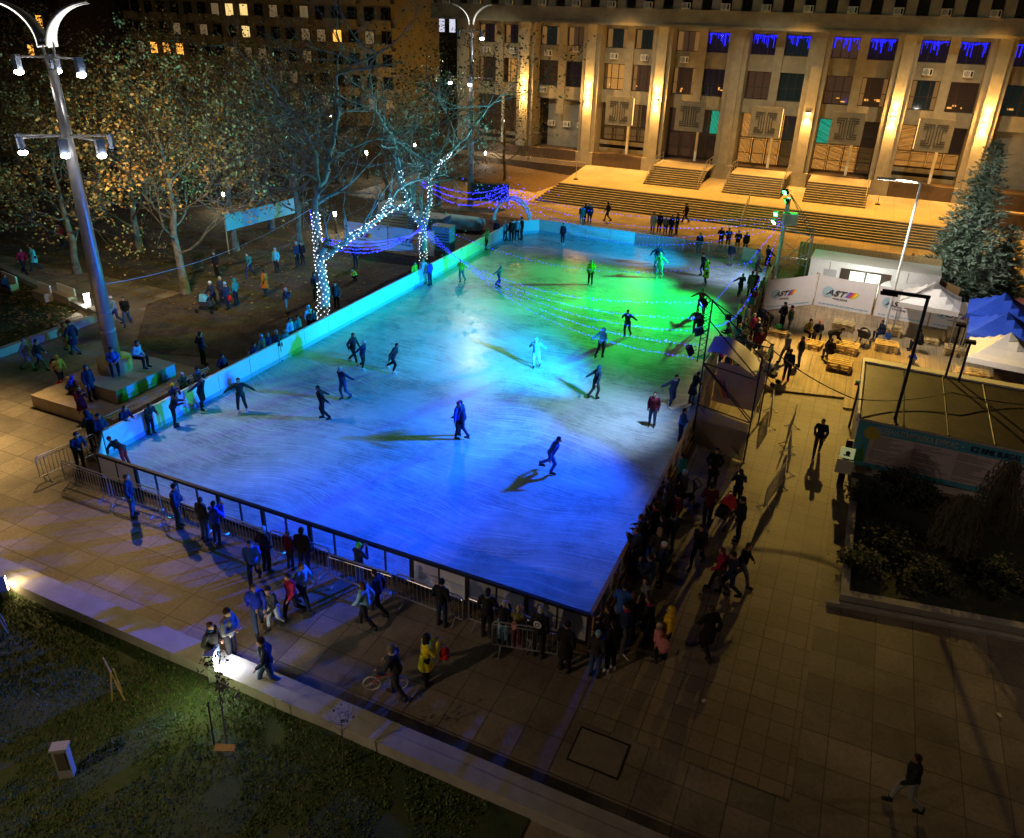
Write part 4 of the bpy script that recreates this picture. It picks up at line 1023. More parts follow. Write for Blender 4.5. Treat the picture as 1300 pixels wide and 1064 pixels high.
def van():
    prof=[(-1.7,.35),(-1.75,1.0),(-1.35,1.15),(-.9,1.8),(-.6,1.95),(1.5,1.95),(1.75,1.6),(1.8,.35)]
    mb=MB(); n=len(prof); vs=[(x,-.8,z) for x,z in prof]+[(x,.8,z) for x,z in prof]
    mb.add(vs,[tuple(range(n)),tuple(range(2*n-1,n-1,-1))]+[(i,n+i,n+(i+1)%n,(i+1)%n) for i in range(n)]); mb.build('body',M['white_paint'],vn)
    MB().add([(-.88,-.81,1.2),(-.15,-.81,1.2),(-.15,-.81,1.75),(-.6,-.81,1.75)],[(0,1,2,3)]).add([(-1.32,-.7,1.19),(-1.32,.7,1.19),(-.95,.65,1.72),(-.95,-.65,1.72)],[(0,3,2,1)]).build('windscreen',M['glass_dark'],vn)
    for x in (-1.1,1.15):
        for y in (-.82,.82):
            w=MB().tube([(x,y-.09,.33),(x,y+.09,.33)],.33,16).build('wheel',mat('tyre',(.02,.02,.02),.8),vn)
            MB().tube([(x,y-.1,.33),(x,y+.1,.33)],.17,12).build('rim',M['steel'],w)
van()
# ---------------- tents ----------------
def tent(loc,s,h,pk,m,label,rz=0.0):
    t=thing('canopy_tent',label,'tent',loc,rz); c=MB(); n=8; a=s/2
    for j in range(n+1):
        for i in range(n+1):
            u=i/n*2-1; v=j/n*2-1; r=max(abs(u),abs(v)); mn=min(abs(u),abs(v))
            z=h+(pk-h)*(1-r)**1.25 - .10*(1-mn/max(r,1e-4) if r>0 else 0)*math.sin(PI*min(1,r))*.6
            c.v.append((u*a,v*a,z))
    for j in range(n):
        for i in range(n): k=j*(n+1)+i; c.f.append((k,k+1,k+n+2,k+n+1)); c.mi.append(0)
    for (x0,y0,x1,y1) in ((-a,-a,a,-a),(a,-a,a,a),(a,a,-a,a),(-a,a,-a,-a)):
        c.quad((x0,y0,h-.28),(x1,y1,h-.28),(x1,y1,h),(x0,y0,h))
    c.build('canopy',m,t)
    for x in (-a+.05,a-.05):
        for y in (-a+.05,a-.05): MB().tube([(x,y,0),(x,y,h)],.03,5).build('leg',M['steel'],t)
    fr=MB(); 
    for (x0,y0,x1,y1) in ((-a,-a,a,-a),(a,-a,a,a),(a,a,-a,a),(-a,a,-a,-a)): fr.tube([(x0*.97,y0*.97,h-.1),((x0+x1)*.485,(y0+y1)*.485,h-.3),(x1*.97,y1*.97,h-.1)],.014,4)
    fr.build('frame',M['steel'],t)
tw=mat('tent_white',(.66,.62,.58),.7,var=.05); tbl=mat('tent_blue',(.03,.10,.70),.6,var=.1); tr_=mat('tent_red',(.35,.10,.09),.7)
tent((4.9,48.9,.09),3.1,2.15,3.25,tw,'white canopy tent at the left end of the tent row',R(-6))
tent((8.3,48.0,.09),3.1,2.35,3.4,tbl,'blue canopy tent, farther of the two blue ones',R(-6))
tent((8.1,44.8,.09),3.1,2.3,3.3,tbl,'blue canopy tent next to the near white tent',R(-6))
tent((7.9,41.5,.09),3.1,2.2,3.3,tw,'white canopy tent nearest the flat roof at the right edge',R(-6))
tent((10.7,49.6,.09),3.0,2.3,3.3,tr_,'faded red canopy tent behind the blue tents at the right edge',R(-6))
# ---------------- pallets as seats and tables ----------------
def pallet_stack(loc,n,label,rz=0.0,w=1.2,d=.9):
    for k in range(n):
        t=thing('pallet',label if n==1 else label+(', lowest one' if k==0 else ', topmost one' if k==n-1 else ', middle one'),'pallet',(loc[0],loc[1],loc[2]+k*.146),rz,'pallets used as seats on the wooden terrace')
        a=MB()
        for i in range(4): y=-d/2+.06+i*(d-.12)/3; a.box(-w/2,y-.055,.122,w/2,y+.055,.144)
        a.build('deck_boards',M['pallet'],t)
        b=MB()
        for x in (-w/2+.07,0,w/2-.07):
            for y in (-d/2+.06,0,d/2-.06): b.box(x-.06,y-.05,.022,x+.06,y+.05,.1)
        b.build('blocks',M['pallet'],t)
        c=MB()
        for x in (-w/2+.07,0,w/2-.07): c.box(x-.06,-d/2,.1,x+.06,d/2,.122); c.box(x-.06,-d/2,0,x+.06,d/2,.022)
        c.build('stringers',M['pallet'],t)
PAL=[((1070,418),3,'pallet by the foot of the middle banner',-5),((1029,440),2,'pallet between the two seated people at the left of the terrace',-10),((1074,446),3,'pallet beside the stooping man in black',-8),((1065,468),3,'pallet with a bright bag on it near the terrace front',-5),((1124,444),3,'pallet beside the person sitting with the pram',0),((1128,424),3,'farther pallet behind the person sitting with the pram',0),((1176,434),2,'pallet in front of the white tent',0),((1184,428),2,'pallet at the foot of the white tent leg',0),((1212,450),3,'pallet under the blue tents',-4),((1216,428),3,'pallet beneath the back of the blue tents',0),((1228,480),3,'pallet under the near white tent, by its leg',0),((1258,458),2,'pallet under the near white tent canopy',0),((986,424),2,'pallet by the green ball near the banner',-10),((1238,478),2,'pallet at the roof edge under the near white tent',0)]
for (p,n,lb,rz) in PAL: pallet_stack(G(p[0],p[1],.1),n,lb,R(rz))
# ---------------- rink helpers and other small things ----------------
def penguin(loc,rz,label):
    t=thing('skating_aid',label,'skating aid',loc,rz,'yellow skating aids behind the scaffold')
    MB().ball((0,0,.36),.22,12,10,(1,.85,1.6)).build('body',mat('aid_yellow',(.70,.55,.05),.5),t,True)
    MB().ball((0,0,.80),.15,12,8).build('head',mat('aid_cream',(.75,.72,.55),.5),t,True)
    MB().tube([(-.2,-.1,.55),(-.33,-.25,.78),(.33,-.25,.78),(.2,-.1,.55)],.02,5).build('handle',M['black_metal'],t)
    MB().tube([(0,0,.62),(0,.0,.67)],[.17,.16],10).build('scarf',mat('scarf_red',(.55,.04,.03),.7),t)
    MB().box(-.2,-.28,0,.2,.2,.04).build('base',mat('aid_base',(.75,.65,.1),.5),t)
for i,(p,l) in enumerate((((938,470),'yellow figure-shaped skating aid, left one under the canopy sheet'),((946,471),'yellow figure-shaped skating aid, right one under the canopy sheet'),((942,461),'yellow skating aid at the back of the pair'),((956,464),'pale skating aid with green scarf behind the yellow pair'))): penguin(G(*p,.1),R(160+15*i),l)
wbx=thing('white_bin','white plastic bin standing under the scaffold canopy','bin',G(951,496,.1),R(5)); MB().add([(-.25,-.25,0),(.25,-.25,0),(.25,.25,0),(-.25,.25,0),(-.33,-.33,.85),(.33,-.33,.85),(.33,.33,.85),(-.33,.33,.85)],[(0,3,2,1),(4,5,6,7),(0,1,5,4),(1,2,6,5),(2,3,7,6),(3,0,4,7)]).build('tub',M['white_plastic'],wbx); MB().box(-.36,-.36,.85,.36,.36,.9).build('lid',M['white_paint'],wbx)
rc=thing('red_pram','red and black folded pram beside the white bin','pram',G(917,494,.1),R(30)); MB().ball((0,0,.62),.32,12,8,(1.1,.8,.7)).build('hood',mat('pram_red',(.55,.02,.02),.6),rc,True); MB().tube([(-.3,-.3,.1),(.2,.2,.9)],.02,5).tube([(.3,-.3,.1),(-.2,.2,.9)],.02,5).box(-.28,-.3,.25,.28,.25,.45).build('frame',M['black_metal'],rc)
for x,y in ((-.3,-.3),(.3,-.3),(0,.3)): MB().tube([(x-.03,y,.12),(x+.03,y,.12)],.12,10).build('wheel',M['black_metal'],rc)
def stroller(loc,rz,hood,label,seat=(.03,.03,.035)):
    t=thing('stroller',label,'stroller',loc,rz)
    MB().tube([(-.25,.55,1.02),(-.25,.1,.6),(-.25,-.45,.12)],.018,5).tube([(.25,.55,1.02),(.25,.1,.6),(.25,-.45,.12)],.018,5).tube([(-.25,.55,1.02),(.25,.55,1.02)],.022,5).tube([(-.25,.45,.12),(-.25,-.1,.55)],.016,5).tube([(.25,.45,.12),(.25,-.1,.55)],.016,5).build('frame',M['black_metal'],t)
    MB().add([(-.22,-.4,.42),(.22,-.4,.42),(.24,.25,.5),(-.24,.25,.5),(-.22,-.4,.62),(.22,-.4,.62),(.24,.4,.95),(-.24,.4,.95)],[(0,3,2,1),(4,5,6,7),(0,1,5,4),(1,2,6,5),(2,3,7,6),(3,0,4,7)]).build('seat',mat('stroller_seat',seat,.8),t)
    h=MB(); n=8
    for j in range(5):
        for i in range(n+1):
            a=PI*i/n; b_=j/4*PI/2; h.v.append((.27*math.cos(a),.22-.42*math.sin(b_)*1.0+.0,.72+.42*math.sin(a)*math.cos(b_*.7)))
    for j in range(4):
        for i in range(n): k=j*(n+1)+i; h.f.append((k,k+1,k+n+2,k+n+1)); h.mi.append(0)
    h.build('hood',mat('hood_%s'%label[:14],hood,.6),t,True)
    for x in (-.28,.28):
        for y in (-.45,.45): MB().tube([(x-.02,y,.13),(x+.02,y,.13)],.13,12).build('wheel',M['black_metal'],t)
    return t
stroller(G(919,664),R(-20),(.5,.02,.02),'black stroller with bright red hood beside the woman in the lane')
stroller(G(866,641),R(-60),(.35,.38,.42),'grey stroller standing by the right boards below the scaffold')
stroller(G(262,396),R(110),(.10,.40,.48),'stroller with pale turquoise cover in the dirt yard',(.05,.2,.25))
stroller(G(1094,438,.1),R(160),(.12,.12,.16),'dark grey draped pram beside the seated couple on the terrace')
stroller(G(973,486,.1),R(70),(.20,.22,.42),'lavender covered pram with red wheels behind the scaffold')
# children's balance bike pushed by the man at the lower left
bk=thing('balance_bike','small bicycle with pale front wheel pushed by the man in grey','bicycle',G(490,875),R(-62))
for y in (-.36,.36):
    w=MB().tube([(.0,y+.23*math.cos(a),.23+.23*math.sin(a)) for a in [i*PI/8 for i in range(17)]],.026,6,False).build('wheel',mat('bike_tyre',(.35,.35,.33),.7),bk)
    sp_=MB()
    for i in range(6): a=i*PI/6; sp_.tube([(0,y-.22*math.cos(a),.23-.22*math.sin(a)),(0,y+.22*math.cos(a),.23+.22*math.sin(a))],.005,3)
    sp_.build('spokes',M['steel'],w)
MB().tube([(0,-.36,.23),(0,-.1,.5),(0,.26,.55),(0,.36,.23)],.025,6).tube([(0,.26,.55),(0,.22,.75)],.02,6).build('frame',mat('bike_red',(.4,.03,.03),.4),bk)
MB().tube([(-.2,.2,.78),(.2,.2,.78)],.016,6).build('handlebar',M['black_metal'],bk); MB().ball((0,-.12,.56),.1,8,6,(.7,1.3,.4)).build('saddle',M['black_metal'],bk)
# sound system and plant yard at the far left corner
spk=thing('speaker_stack','long dark box on legs at the far left corner of the rink','stage box',(-31.3,65.3,0),R(25))
MB().box(-1.7,-.5,.8,1.7,.5,2.3).build('cabinet',mat('box_dark',(.015,.03,.035),.6),spk)
for x in (-1.6,1.6):
    for y in (-.45,.45): MB().tube([(x,y,0),(x,y,.8)],.04,5).build('leg',M['steel'],spk)
MB().box(-1.7,-.52,.72,1.7,.52,.8).build('shelf',M['steel'],spk)
for (p,w,d,h,c,lb) in (((563,318),1.5,1.0,1.9,(.06,.28,.50),'bright blue cabinet at the right end of the plant yard'),((545,300),3.0,1.8,1.7,(.10,.16,.17),'dark chiller unit inside the plant yard'),((505,292),2.6,1.6,2.2,(.16,.22,.24),'grey machine housing behind the plant yard banners'),((520,270),.9,.9,2.6,(.12,.30,.22),'green upright cabinet behind the plant yard')):
    q=G(*p); t=thing('plant_cabinet',lb,'cabinet',q,R(4)); MB().box(-w/2,-d/2,0,w/2,d/2,h).build('casing',mat('cab_%d'%int(p[0]),c,.5,var=.1),t)
    v=MB(); 
    for i in range(6): v.box(-w/2+.1,-d/2-.012,.3+i*h/9,w/2-.1,-d/2-.001,.36+i*h/9)
    v.build('louvre',M['black_metal'],t); MB().box(-w/2-.02,-d/2-.02,h,w/2+.02,d/2+.02,h+.05).build('top_cover',M['concrete_grey'],t)
gn=thing('rounded_tank','long rounded tarpaulin-covered tank behind the left boards','tank',G(586,292),R(10))
tk=MB(); n=10
for j in range(8):
    x=-1.9+3.8*j/7
    for i in range(n+1):
        a=PI*i/n; r=.85*(1 if 0<j<7 else .86)+.04*noise.noise(Vector((x*2,a*2,1))); tk.v.append((x,r*math.cos(a),.25+1.15*r*math.sin(a)))
for j in range(7):
    for i in range(n): k=j*(n+1)+i; tk.f.append((k,k+1,k+n+2,k+n+1)); tk.mi.append(0)
tk.f += [tuple(range(n,-1,-1)), tuple(7*(n+1)+i for i in range(n+1))]; tk.mi += [0,0]
tk.build('cover',mat('tank_green',(.20,.34,.30),.55,var=.25,scale=3),gn,True)
for s in (-1.3,1.3): MB().box(s-.1,-.7,0,s+.1,.7,.27).build('skid',M['black_metal'],gn)
ar=thing('tube_arch','pale curved tubing arch over the far left corner of the ice','arch',(-27.2,61.0,0),R(15))
MB().tube([(1.6*math.cos(a),0,2.1*math.sin(a)) for a in [i*PI/12 for i in range(13)]],.09,8).build('front_tube',M['white_paint'],ar)
MB().tube([(1.6*math.cos(a),.9,2.1*math.sin(a)) for a in [i*PI/12 for i in range(13)]],.09,8).build('back_tube',M['white_paint'],ar)
# bollard lights
def bollard(p,h,lit,label,rz=0,glowm='glow_white',pw=0,colr=(1,.95,.85),z=0.0):
    t=thing('bollard_light',label,'bollard light',G(p[0],p[1],z),rz)
    MB().box(-.16,-.1,0,.16,.1,h).box(-.19,-.13,h,.19,.13,h+.06).build('body',mat('bollard_grey',(.32,.34,.34),.5,.3),t)
    MB().box(-.11,-.12,h*.35,.11,-.1,h*.93).build('lens',M[glowm] if lit else mat('lens_off',(.08,.08,.05),.3),t)
    if pw:
        v=Vector((0,-.45,h*.75)); v.rotate(Matrix.Rotation(rz,3,'Z')); lamp_point('bollard_and_lawn_fill',G(p[0],p[1],z)+v,pw,colr,.08)
    return t
bollard((273,862),.95,1,'lit bollard light on the kerb wall by the walking man',R(118),'glow_white',30)
lamp_point('bollard_and_lawn_fill',G(250,905)+Vector((0,0,.9)),34,(.85,1,.40),.1)  # greenish fill added over the lawn, no bollard stands here
bollard((8,757),.8,1,'warm lit bollard light at the left end of the kerb wall',R(150),'glow_warm',7,(1,.6,.25))
bollard((87,985),.95,0,'unlit grey box light standing in the dark lawn at the bottom left',R(35))
bollard((113,392),.95,1,'glaring lit post at the corner of the leafy lawn',R(60),'glow_white',60)
def park_lamp(p,h,pw,label,z=0.0,c=(1,.88,.65)):
    t=thing('park_lamp',label,'park lamp',G(p[0],p[1]),0); MB().tube([(0,0,0),(0,0,h)],.05,6).build('pole',M['black_metal'],t)
    MB().tube([(0,0,h),(0,0,h+.35)],[.09,.13],10).build('lens',M['glow_white'],t); MB().tube([(0,0,h+.35),(0,0,h+.42)],[.17,.03],10).build('cap',M['black_metal'],t)
    lamp_point('park_lamp_light',G(p[0],p[1])+Vector((.3,-.3,h+.1)),pw,c,.1)
park_lamp((427,296),1.4,160,'low park lamp shining beside the left string-lit tree')
park_lamp((286,268),1.3,160,'low park lamp shining through the leaves left of the turquoise banner')
park_lamp((467,228),2.6,220,'park lamp behind the plant yard')
park_lamp((421,172),2.6,160,'distant park lamp between the bare branches')
park_lamp((527,208),2.0,90,'small greenish park lamp behind the right bare tree',c=(.8,1,.6))
park_lamp((616,214),1.6,60,'small park lamp at the foot of the building beside the second lamp post')
for (p,zz,lb) in (((527,112),3.0,'distant red traffic light on its pole, beyond the bare trees'),((363,118),3.2,'distant small red traffic light among the plane crowns')):
    q=G(p[0],p[1],zz); q=q if q.y<140 and q.y>0 else Vector((-60,120,3)); t=thing('traffic_light',lb,'traffic light',(q.x,q.y,0)); MB().tube([(0,0,0),(0,0,zz-.5)],.06,6).build('pole',M['black_metal'],t); MB().box(-.18,-.12,zz-.5,.18,.12,zz+.5).build('housing',M['black_metal'],t)
    MB().ball((0,-.2,zz+.2),.2,8,6).build('red_lens',mat('red_glow',(1,0,0),emit=14,ecol=(1,.01,.005)),t)
# benches of concrete blocks along the park path
for i,(a,b_) in enumerate((((0,385),(18,392)),((45,398),(56,402)),((70,400),(92,408)),((116,420),(124,424)))):
    pa=G(a[0],a[1]-30,.5); pb=G(b_[0],b_[1]-30,.5); d=pb-pa
    t=thing('concrete_bench',['white concrete bench block at the left edge with a person sitting','small bluish bench end block beside the path','white slanted bench block in the middle of the path wall','small bench block by the glaring lit post'][i],'bench',(pa.x,pa.y,0),math.atan2(d.y,d.x))
    MB().box(0,-.25,0,max(1.4,d.length*1.0),.25,.55).build('seat',M['concrete'],t); MB().box(0,.16,.55,max(1.4,d.length),.25,1.0).build('backrest',M['white_paint'],t)
# stakes and saplings on the near lawn
def stakes(p,label,n=3,h=1.3):
    t=thing('tree_stakes',label,'stakes',G(*p,.05))
    for i in range(n):
        a=i*2.1; MB().tube([(.18*math.cos(a),.18*math.sin(a),0),(.05*math.cos(a)-.3*(i==0),.05*math.sin(a),h*(.75+.25*(i==0)))],.022,5).build('stake',M['wood'],t)
stakes((152,886),'three thin wooden stakes standing on the near lawn'); stakes((5,802),'bluish stakes at the left edge of the near lawn',2,.9)
ck=thing('tree_stakes','dark stake and broken board at the foot of the sapling','stakes',G(272,946,.05)); MB().tube([(0,0,0),(-.12,.15,1.25)],.022,5).build('stake',M['black_metal'],ck); MB().cbox((.35,0,.1),.5,.16,.03,.4,.5).build('board',M['wood'],ck)
# sign at the entrance lane
es=thing('entrance_post','dark entrance post with small lit pictogram sign at the lane edge','post',G(1066,614),R(0))
MB().box(-.12,-.1,0,.12,.1,2.0).build('post',M['black_metal'],es)
sg=MB().box(-.26,-.16,1.25,.26,-.1,1.7).build('sign_plate',mat('sign_pale',(.65,.68,.45),.5,emit=.25,ecol=(.8,.9,.4)),es)
MB().ball((.02,-.17,1.5),.09,8,6,(1,.1,1)).box(-.12,-.172,1.36,.12,-.165,1.42).build('pictogram',M['black_metal'],sg)
MB().box(-.3,-.14,.55,.3,-.1,1.15).build('notice',mat('notice_grey',(.45,.45,.42),.6),es)
fr=thing('planter_post','striped red and green post cap with tinsel at the terrace corner','post',G(1078,542),0); MB().tube([(0,0,0),(0,0,2.2)],.05,6).build('post',M['black_metal'],fr); MB().ball((0,0,2.25),.2,10,6,(1,1,.5)).build('cap',mat('cap_green',(.05,.35,.15),.6),fr); MB().tube([(-.2,-.02,2.12),(.2,-.02,2.12)],.05,6).build('red_ring',mat('ring_red',(.5,.04,.03),.6),fr)
# ---------------- strings of fairy lights ----------------
def sag(a,b_,s,n=24): 
    a=Vector(a); b_=Vector(b_); return [a.lerp(b_,i/n)-Vector((0,0,s*4*(i/n)*(1-i/n))) for i in range(n+1)]
def light_string(a,b_,s,step,label,group,m='bulb_blue',r=.024,wire=.004,big=.12):
    pts=sag(a,b_,s); t=thing('fairy_light_string',label,'light string',a,0,group); o=Vector(a)
    MB().tube([p-o for p in pts],wire,4).build('wire',mat('blue_wire',(.10,.12,.35),.5) if m=='bulb_blue' else M['cable'],t)
    L=(Vector(b_)-Vector(a)).length; n=int(L/step); mb=MB()
    for i in range(n):
        u=i/n; p=Vector(a).lerp(Vector(b_),u)-Vector((0,0,s*4*u*(1-u)))+Vector((random.uniform(-.03,.03),random.uniform(-.03,.03),random.uniform(-.05,.02)))-o
        mb.ball(p,r*random.uniform(.6,1.2)*(2.0 if random.random()<big*.25 else 1),5,4)
    x=mb.build('bulbs',M[m],t,kind='stuff')
T1=(-27.2,34.4); T2=(-28.2,47.6)
random.seed(21)
zs=[6.3,5.6,5.0,4.4,3.8]
for i,z in enumerate(zs):
    light_string((-4.8,30.2,z),(T2[0],T2[1]-.1,2.0+.25*i),1.6+.12*i,.30,'blue fairy light string across mid ice from the scaffold mast, %s from its top'%nth(i),'blue strings across the middle of the ice')
light_string((-4.6,41.5,5.0),(T2[0],T2[1],3.2),1.9,.3,'blue fairy light string crossing highest over the middle of the ice',None)
for i,(z,s) in enumerate(((4.6,1.0),(4.4,1.5),(4.2,2.0),(4.0,2.4))):
    light_string((-4.4,54.9,z),(-27.6,60.6,2.9-.3*i),s,.32,'blue fairy light string over the far end of the ice, %s from the top'%nth(i),'blue strings over the far end')
light_string((-4.4,54.8,4.5),(-6.4,42.5,2.0),.1,.22,'string of blue and green lights dropping from the far light mast to the entrance',None)
light_string((-4.4,54.6,4.2),(-5.2,36.0,3.2),2.0,.3,'blue fairy light string linking the two masts over the right boards',None)
for i in range(4):
    light_string((T1[0]+.1,T1[1],4.9-.1*i),(T2[0],T2[1],2.2+.12*i),.5+.22*i,.16,'blue fairy light string between the two string-lit trees, %s from the top'%nth(i),'blue strings between the trees',r=.03)
for i in range(3):
    light_string((T2[0],T2[1],5.9-.2*i),(-27.5,60.8,3.3-.2*i),.8+.3*i,.17,'blue string from right string-lit tree to far left corner, %s from the top'%nth(i),'blue strings behind the boards',r=.03)
light_string((-36,45,3.2),(T1[0],T1[1],4.6),.5,.2,'faint blue light string from the plant yard fence to the left string-lit tree',None)
# a tangle of blue bulbs at the far left corner
ct=thing('fairy_light_tangle','dense tangle of blue fairy lights hanging at the far left corner','light string',(-27.4,60.5,2.6)); mb=MB(); random.seed(4)
for i in range(160): mb.ball((random.gauss(0,1.5),random.gauss(0,.5),random.gauss(-.3,.55)),random.choice((.035,.05,.03)),5,4)
mb.build('bulbs',M['bulb_blue'],ct,kind='stuff'); mb=MB()
for i in range(14): mb.tube([(random.gauss(0,1.5),random.gauss(0,.4),random.gauss(-.3,.5)) for _ in range(4)],.008,3)
mb.build('wire',M['cable'],ct)
def cable(pts,label,r=.015,m=None):
    o=Vector(pts[0]); q=[]
    for i in range(len(pts)-1): q += sag(pts[i],pts[i+1],(Vector(pts[i+1])-Vector(pts[i])).length*.05,10)
    x=MB().tube([p-o for p in q],r,5).build('cable',m or M['cable'],loc=o); tag(x,label,'cable')
cable([(-29.4,22.2,5.3),(-27.2,34.4,6.6)],'thin pale wire from the tall lamp post to the left string-lit tree',.016,M['white_paint'])
cable([(-2.2,32.5,3.9),(1.4,31.2,2.9),(5.0,33.5,3.0),(12,36,3.0)],'slack black cable running from the scaffold over the flat roof',.025)
cable([(-4.4,46,1.2),(-4.5,52.5,3.2)],'black cable drooping from the far mast down to the boards',.02)
# ---------------- trees ----------------
def limb(mb, tips, p, d, L, r, depth, rnd, n_side=6, up=.12, wig=.22, twigs=None, segs=4, shrink=.72, kids=(2,4)):
    pts=[p.copy()]; rad=[r]; q=p.copy(); dd=d.normalized()
    for i in range(segs):
        dd=(dd+Vector((rnd.gauss(0,wig),rnd.gauss(0,wig),rnd.gauss(0,wig*.6)+up*.5))).normalized()
        q=q+dd*(L/segs); pts.append(q.copy()); rad.append(r*(1-.55*(i+1)/segs))
    mb.tube(pts,rad,n_side if r>.05 else (4 if r>.015 else 3),False)
    if depth==0:
        tips.append((pts[-1],dd)); tips.append((pts[len(pts)//2],dd)); return
    k=rnd.randint(*kids)
    for i in range(k):
        t=rnd.uniform(.35,1.0) if i else 1.0
        idx=min(segs,max(1,int(round(t*segs)))); s=pts[idx]
        ax=Vector((rnd.gauss(0,1),rnd.gauss(0,1),rnd.gauss(0,.5))); ax=(ax-dd*ax.dot(dd)).normalized()
        ang=rnd.uniform(.35,.95) if i else rnd.uniform(.1,.4)
        nd=(dd*math.cos(ang)+ax*math.sin(ang)).normalized()
        limb(mb,tips,s,nd,L*shrink*rnd.uniform(.8,1.15),rad[idx]*.72,depth-1,rnd,n_side,up,wig,twigs,max(3,segs-1),shrink,kids)
def leaf_cloud(tips, n, rnd, spread, size, cols):
    mb=MB()
    for i in range(n):
        p,d=rnd.choice(tips); c=p+Vector((rnd.gauss(0,spread),rnd.gauss(0,spread),rnd.gauss(-.1,spread*.8)))
        s=size*rnd.uniform(.5,1.3); a=Vector((rnd.gauss(0,1),rnd.gauss(0,1),rnd.gauss(0,.6))).normalized(); b=a.cross(Vector((rnd.gauss(0,1),rnd.gauss(0,1),rnd.gauss(0,1)))).normalized()
        mb.cur=rnd.randrange(len(cols)); mb.add([c-a*s,c+b*s*.8,c+a*s,c-b*s*.8],[(0,1,2,3)])
    return mb
bark=blotch_mat('plane_bark',[(.16,.15,.12),(.32,.30,.25),(.46,.43,.36)],1.8,.85,.4,5)
bark_mid=blotch_mat('brown_bark',[(.06,.055,.04),(.13,.115,.085),(.20,.18,.14)],1.8,.85,.4,5)
bark_dark=blotch_mat('dark_bark',[(.05,.045,.035),(.10,.09,.07),(.14,.12,.09)],3,.9,.4,5)
lf=[mat('plane_leaf_gold',(.42,.26,.07),.7),mat('plane_leaf_brown',(.26,.14,.04),.75),mat('plane_leaf_olive',(.16,.14,.04),.75),mat('plane_leaf_tan',(.50,.36,.13),.7)]
lf_dk=[mat('leaf_dark_green',(.06,.09,.04),.7),mat('leaf_olive',(.12,.12,.05),.7),mat('leaf_brownish',(.18,.12,.05),.7)]
def make_tree(sd, H, label, leaves, spread=.5, cols=lf, low=.28, size=.13, trunk_r=.26, lean=(0,0)):
    rnd=random.Random(sd); t=thing('plane_tree',label,'tree',(0,0,0)); mb=MB(); tips=[]
    pts=[]; rad=[]; n=7; th=H*.62
    for i in range(n+1): pts.append(Vector((lean[0]*i/n+rnd.gauss(0,.1)*(i>0),lean[1]*i/n+rnd.gauss(0,.1)*(i>0),th*i/n))); rad.append(trunk_r*(1.25 if i==0 else 1)*(1-.6*i/n))
    mb.tube(pts,rad,10,False)
    for i in range(13):
        u=low+(1-low)*(i/12); idx=u*n; k=min(n-1,int(idx)); p=pts[k].lerp(pts[k+1],idx-k)
        a=i*2.4+rnd.uniform(-.4,.4); el=rnd.uniform(.1,.7)+(.6 if i>9 else 0)
        d=Vector((math.cos(a)*math.cos(el),math.sin(a)*math.cos(el),math.sin(el)))
        limb(mb,tips,p,d,H*rnd.uniform(.20,.30)*(1.1-.35*u),trunk_r*.34*(1.15-.6*u),3,rnd,6,.16,.25,None,4,.74,(3,4))
    mb.build('trunk',bark_mid,t,True)
    leaf_cloud(tips,leaves,rnd,spread,size,cols).build('crown',cols,t)
    return t
tA=make_tree(1,14.5,'x',5600,.28,size=.095); tB=make_tree(2,13.5,'x',5200,.28,low=.2,size=.095); tC=make_tree(3,14,'x',2600,.4,lf_dk,size=.085)
def G2(px,py): p=G(px,py); return p
TREES=[(tA,(236,372),1.0,.3,'big golden-brown plane tree right of the tall lamp post, beside the stroller group'),
(tB,(98,347),.95,1.7,'leaning plane tree left of the tall lamp post, near the crimson and turquoise walkers'),
(tB,(178,318),1.0,3.9,'plane tree hanging its golden leaves low behind the tall lamp post'),
(tA,(300,318),.92,5.0,'plane tree whose leaves hang before the turquoise banner'),
(tC,(382,316),.95,2.2,'thin-leaved plane tree with pale trunk just left of the left string-lit tree'),
(tA,(40,276),1.0,.9,'dark plane tree at the left edge of the park with orange windows behind'),
(tB,(130,268),1.1,2.9,'plane tree deep in the park left of the lamp post top'),
(tA,(225,262),1.05,4.4,'plane tree deep in the park in front of the yellowish apartment block'),
(tB,(322,250),1.05,.1,'plane tree in front of the right end of the apartment block'),
(tC,(430,232),1.05,1.2,'sparse dark tree behind the left bare tree'),
(tC,(492,262),.85,3.3,'sparse dark tree behind the plant yard'),
(tC,(556,262),.9,5.2,'dark leafed tree between the right bare tree and the second lamp post'),
(tC,(640,232),.75,4.1,'small dark tree in front of the leftmost pillars'),
(tC,(160,236),1.1,.7,'dark tree filling the gap before the left end of the apartment block'),
(tC,(268,232),1.15,2.6,'dark tree before the middle of the apartment block'),
(tC,(372,226),1.15,5.6,'dark tree before the right corner of the apartment block'),
(tA,(345,290),.95,.5,'brown-leaved plane tree between the turquoise banner and the left string-lit tree'),
(tB,(-30,330),1.0,2.0,'plane tree cut by the left edge of the picture'),
(tA,(85,232),1.1,3.1,'far plane tree behind the lower crossbar of the lamp post')]
usedt=set()
for (src,p,s,rz,lb) in TREES:
    q=G(*p)
    if id(src) in usedt: o=dup(src,(q.x,q.y,0),rz)
    else: o=src; usedt.add(id(src)); o.location=(q.x,q.y,0); o.rotation_euler.z=rz
    o.scale=(s,s,s); o['label']=lb
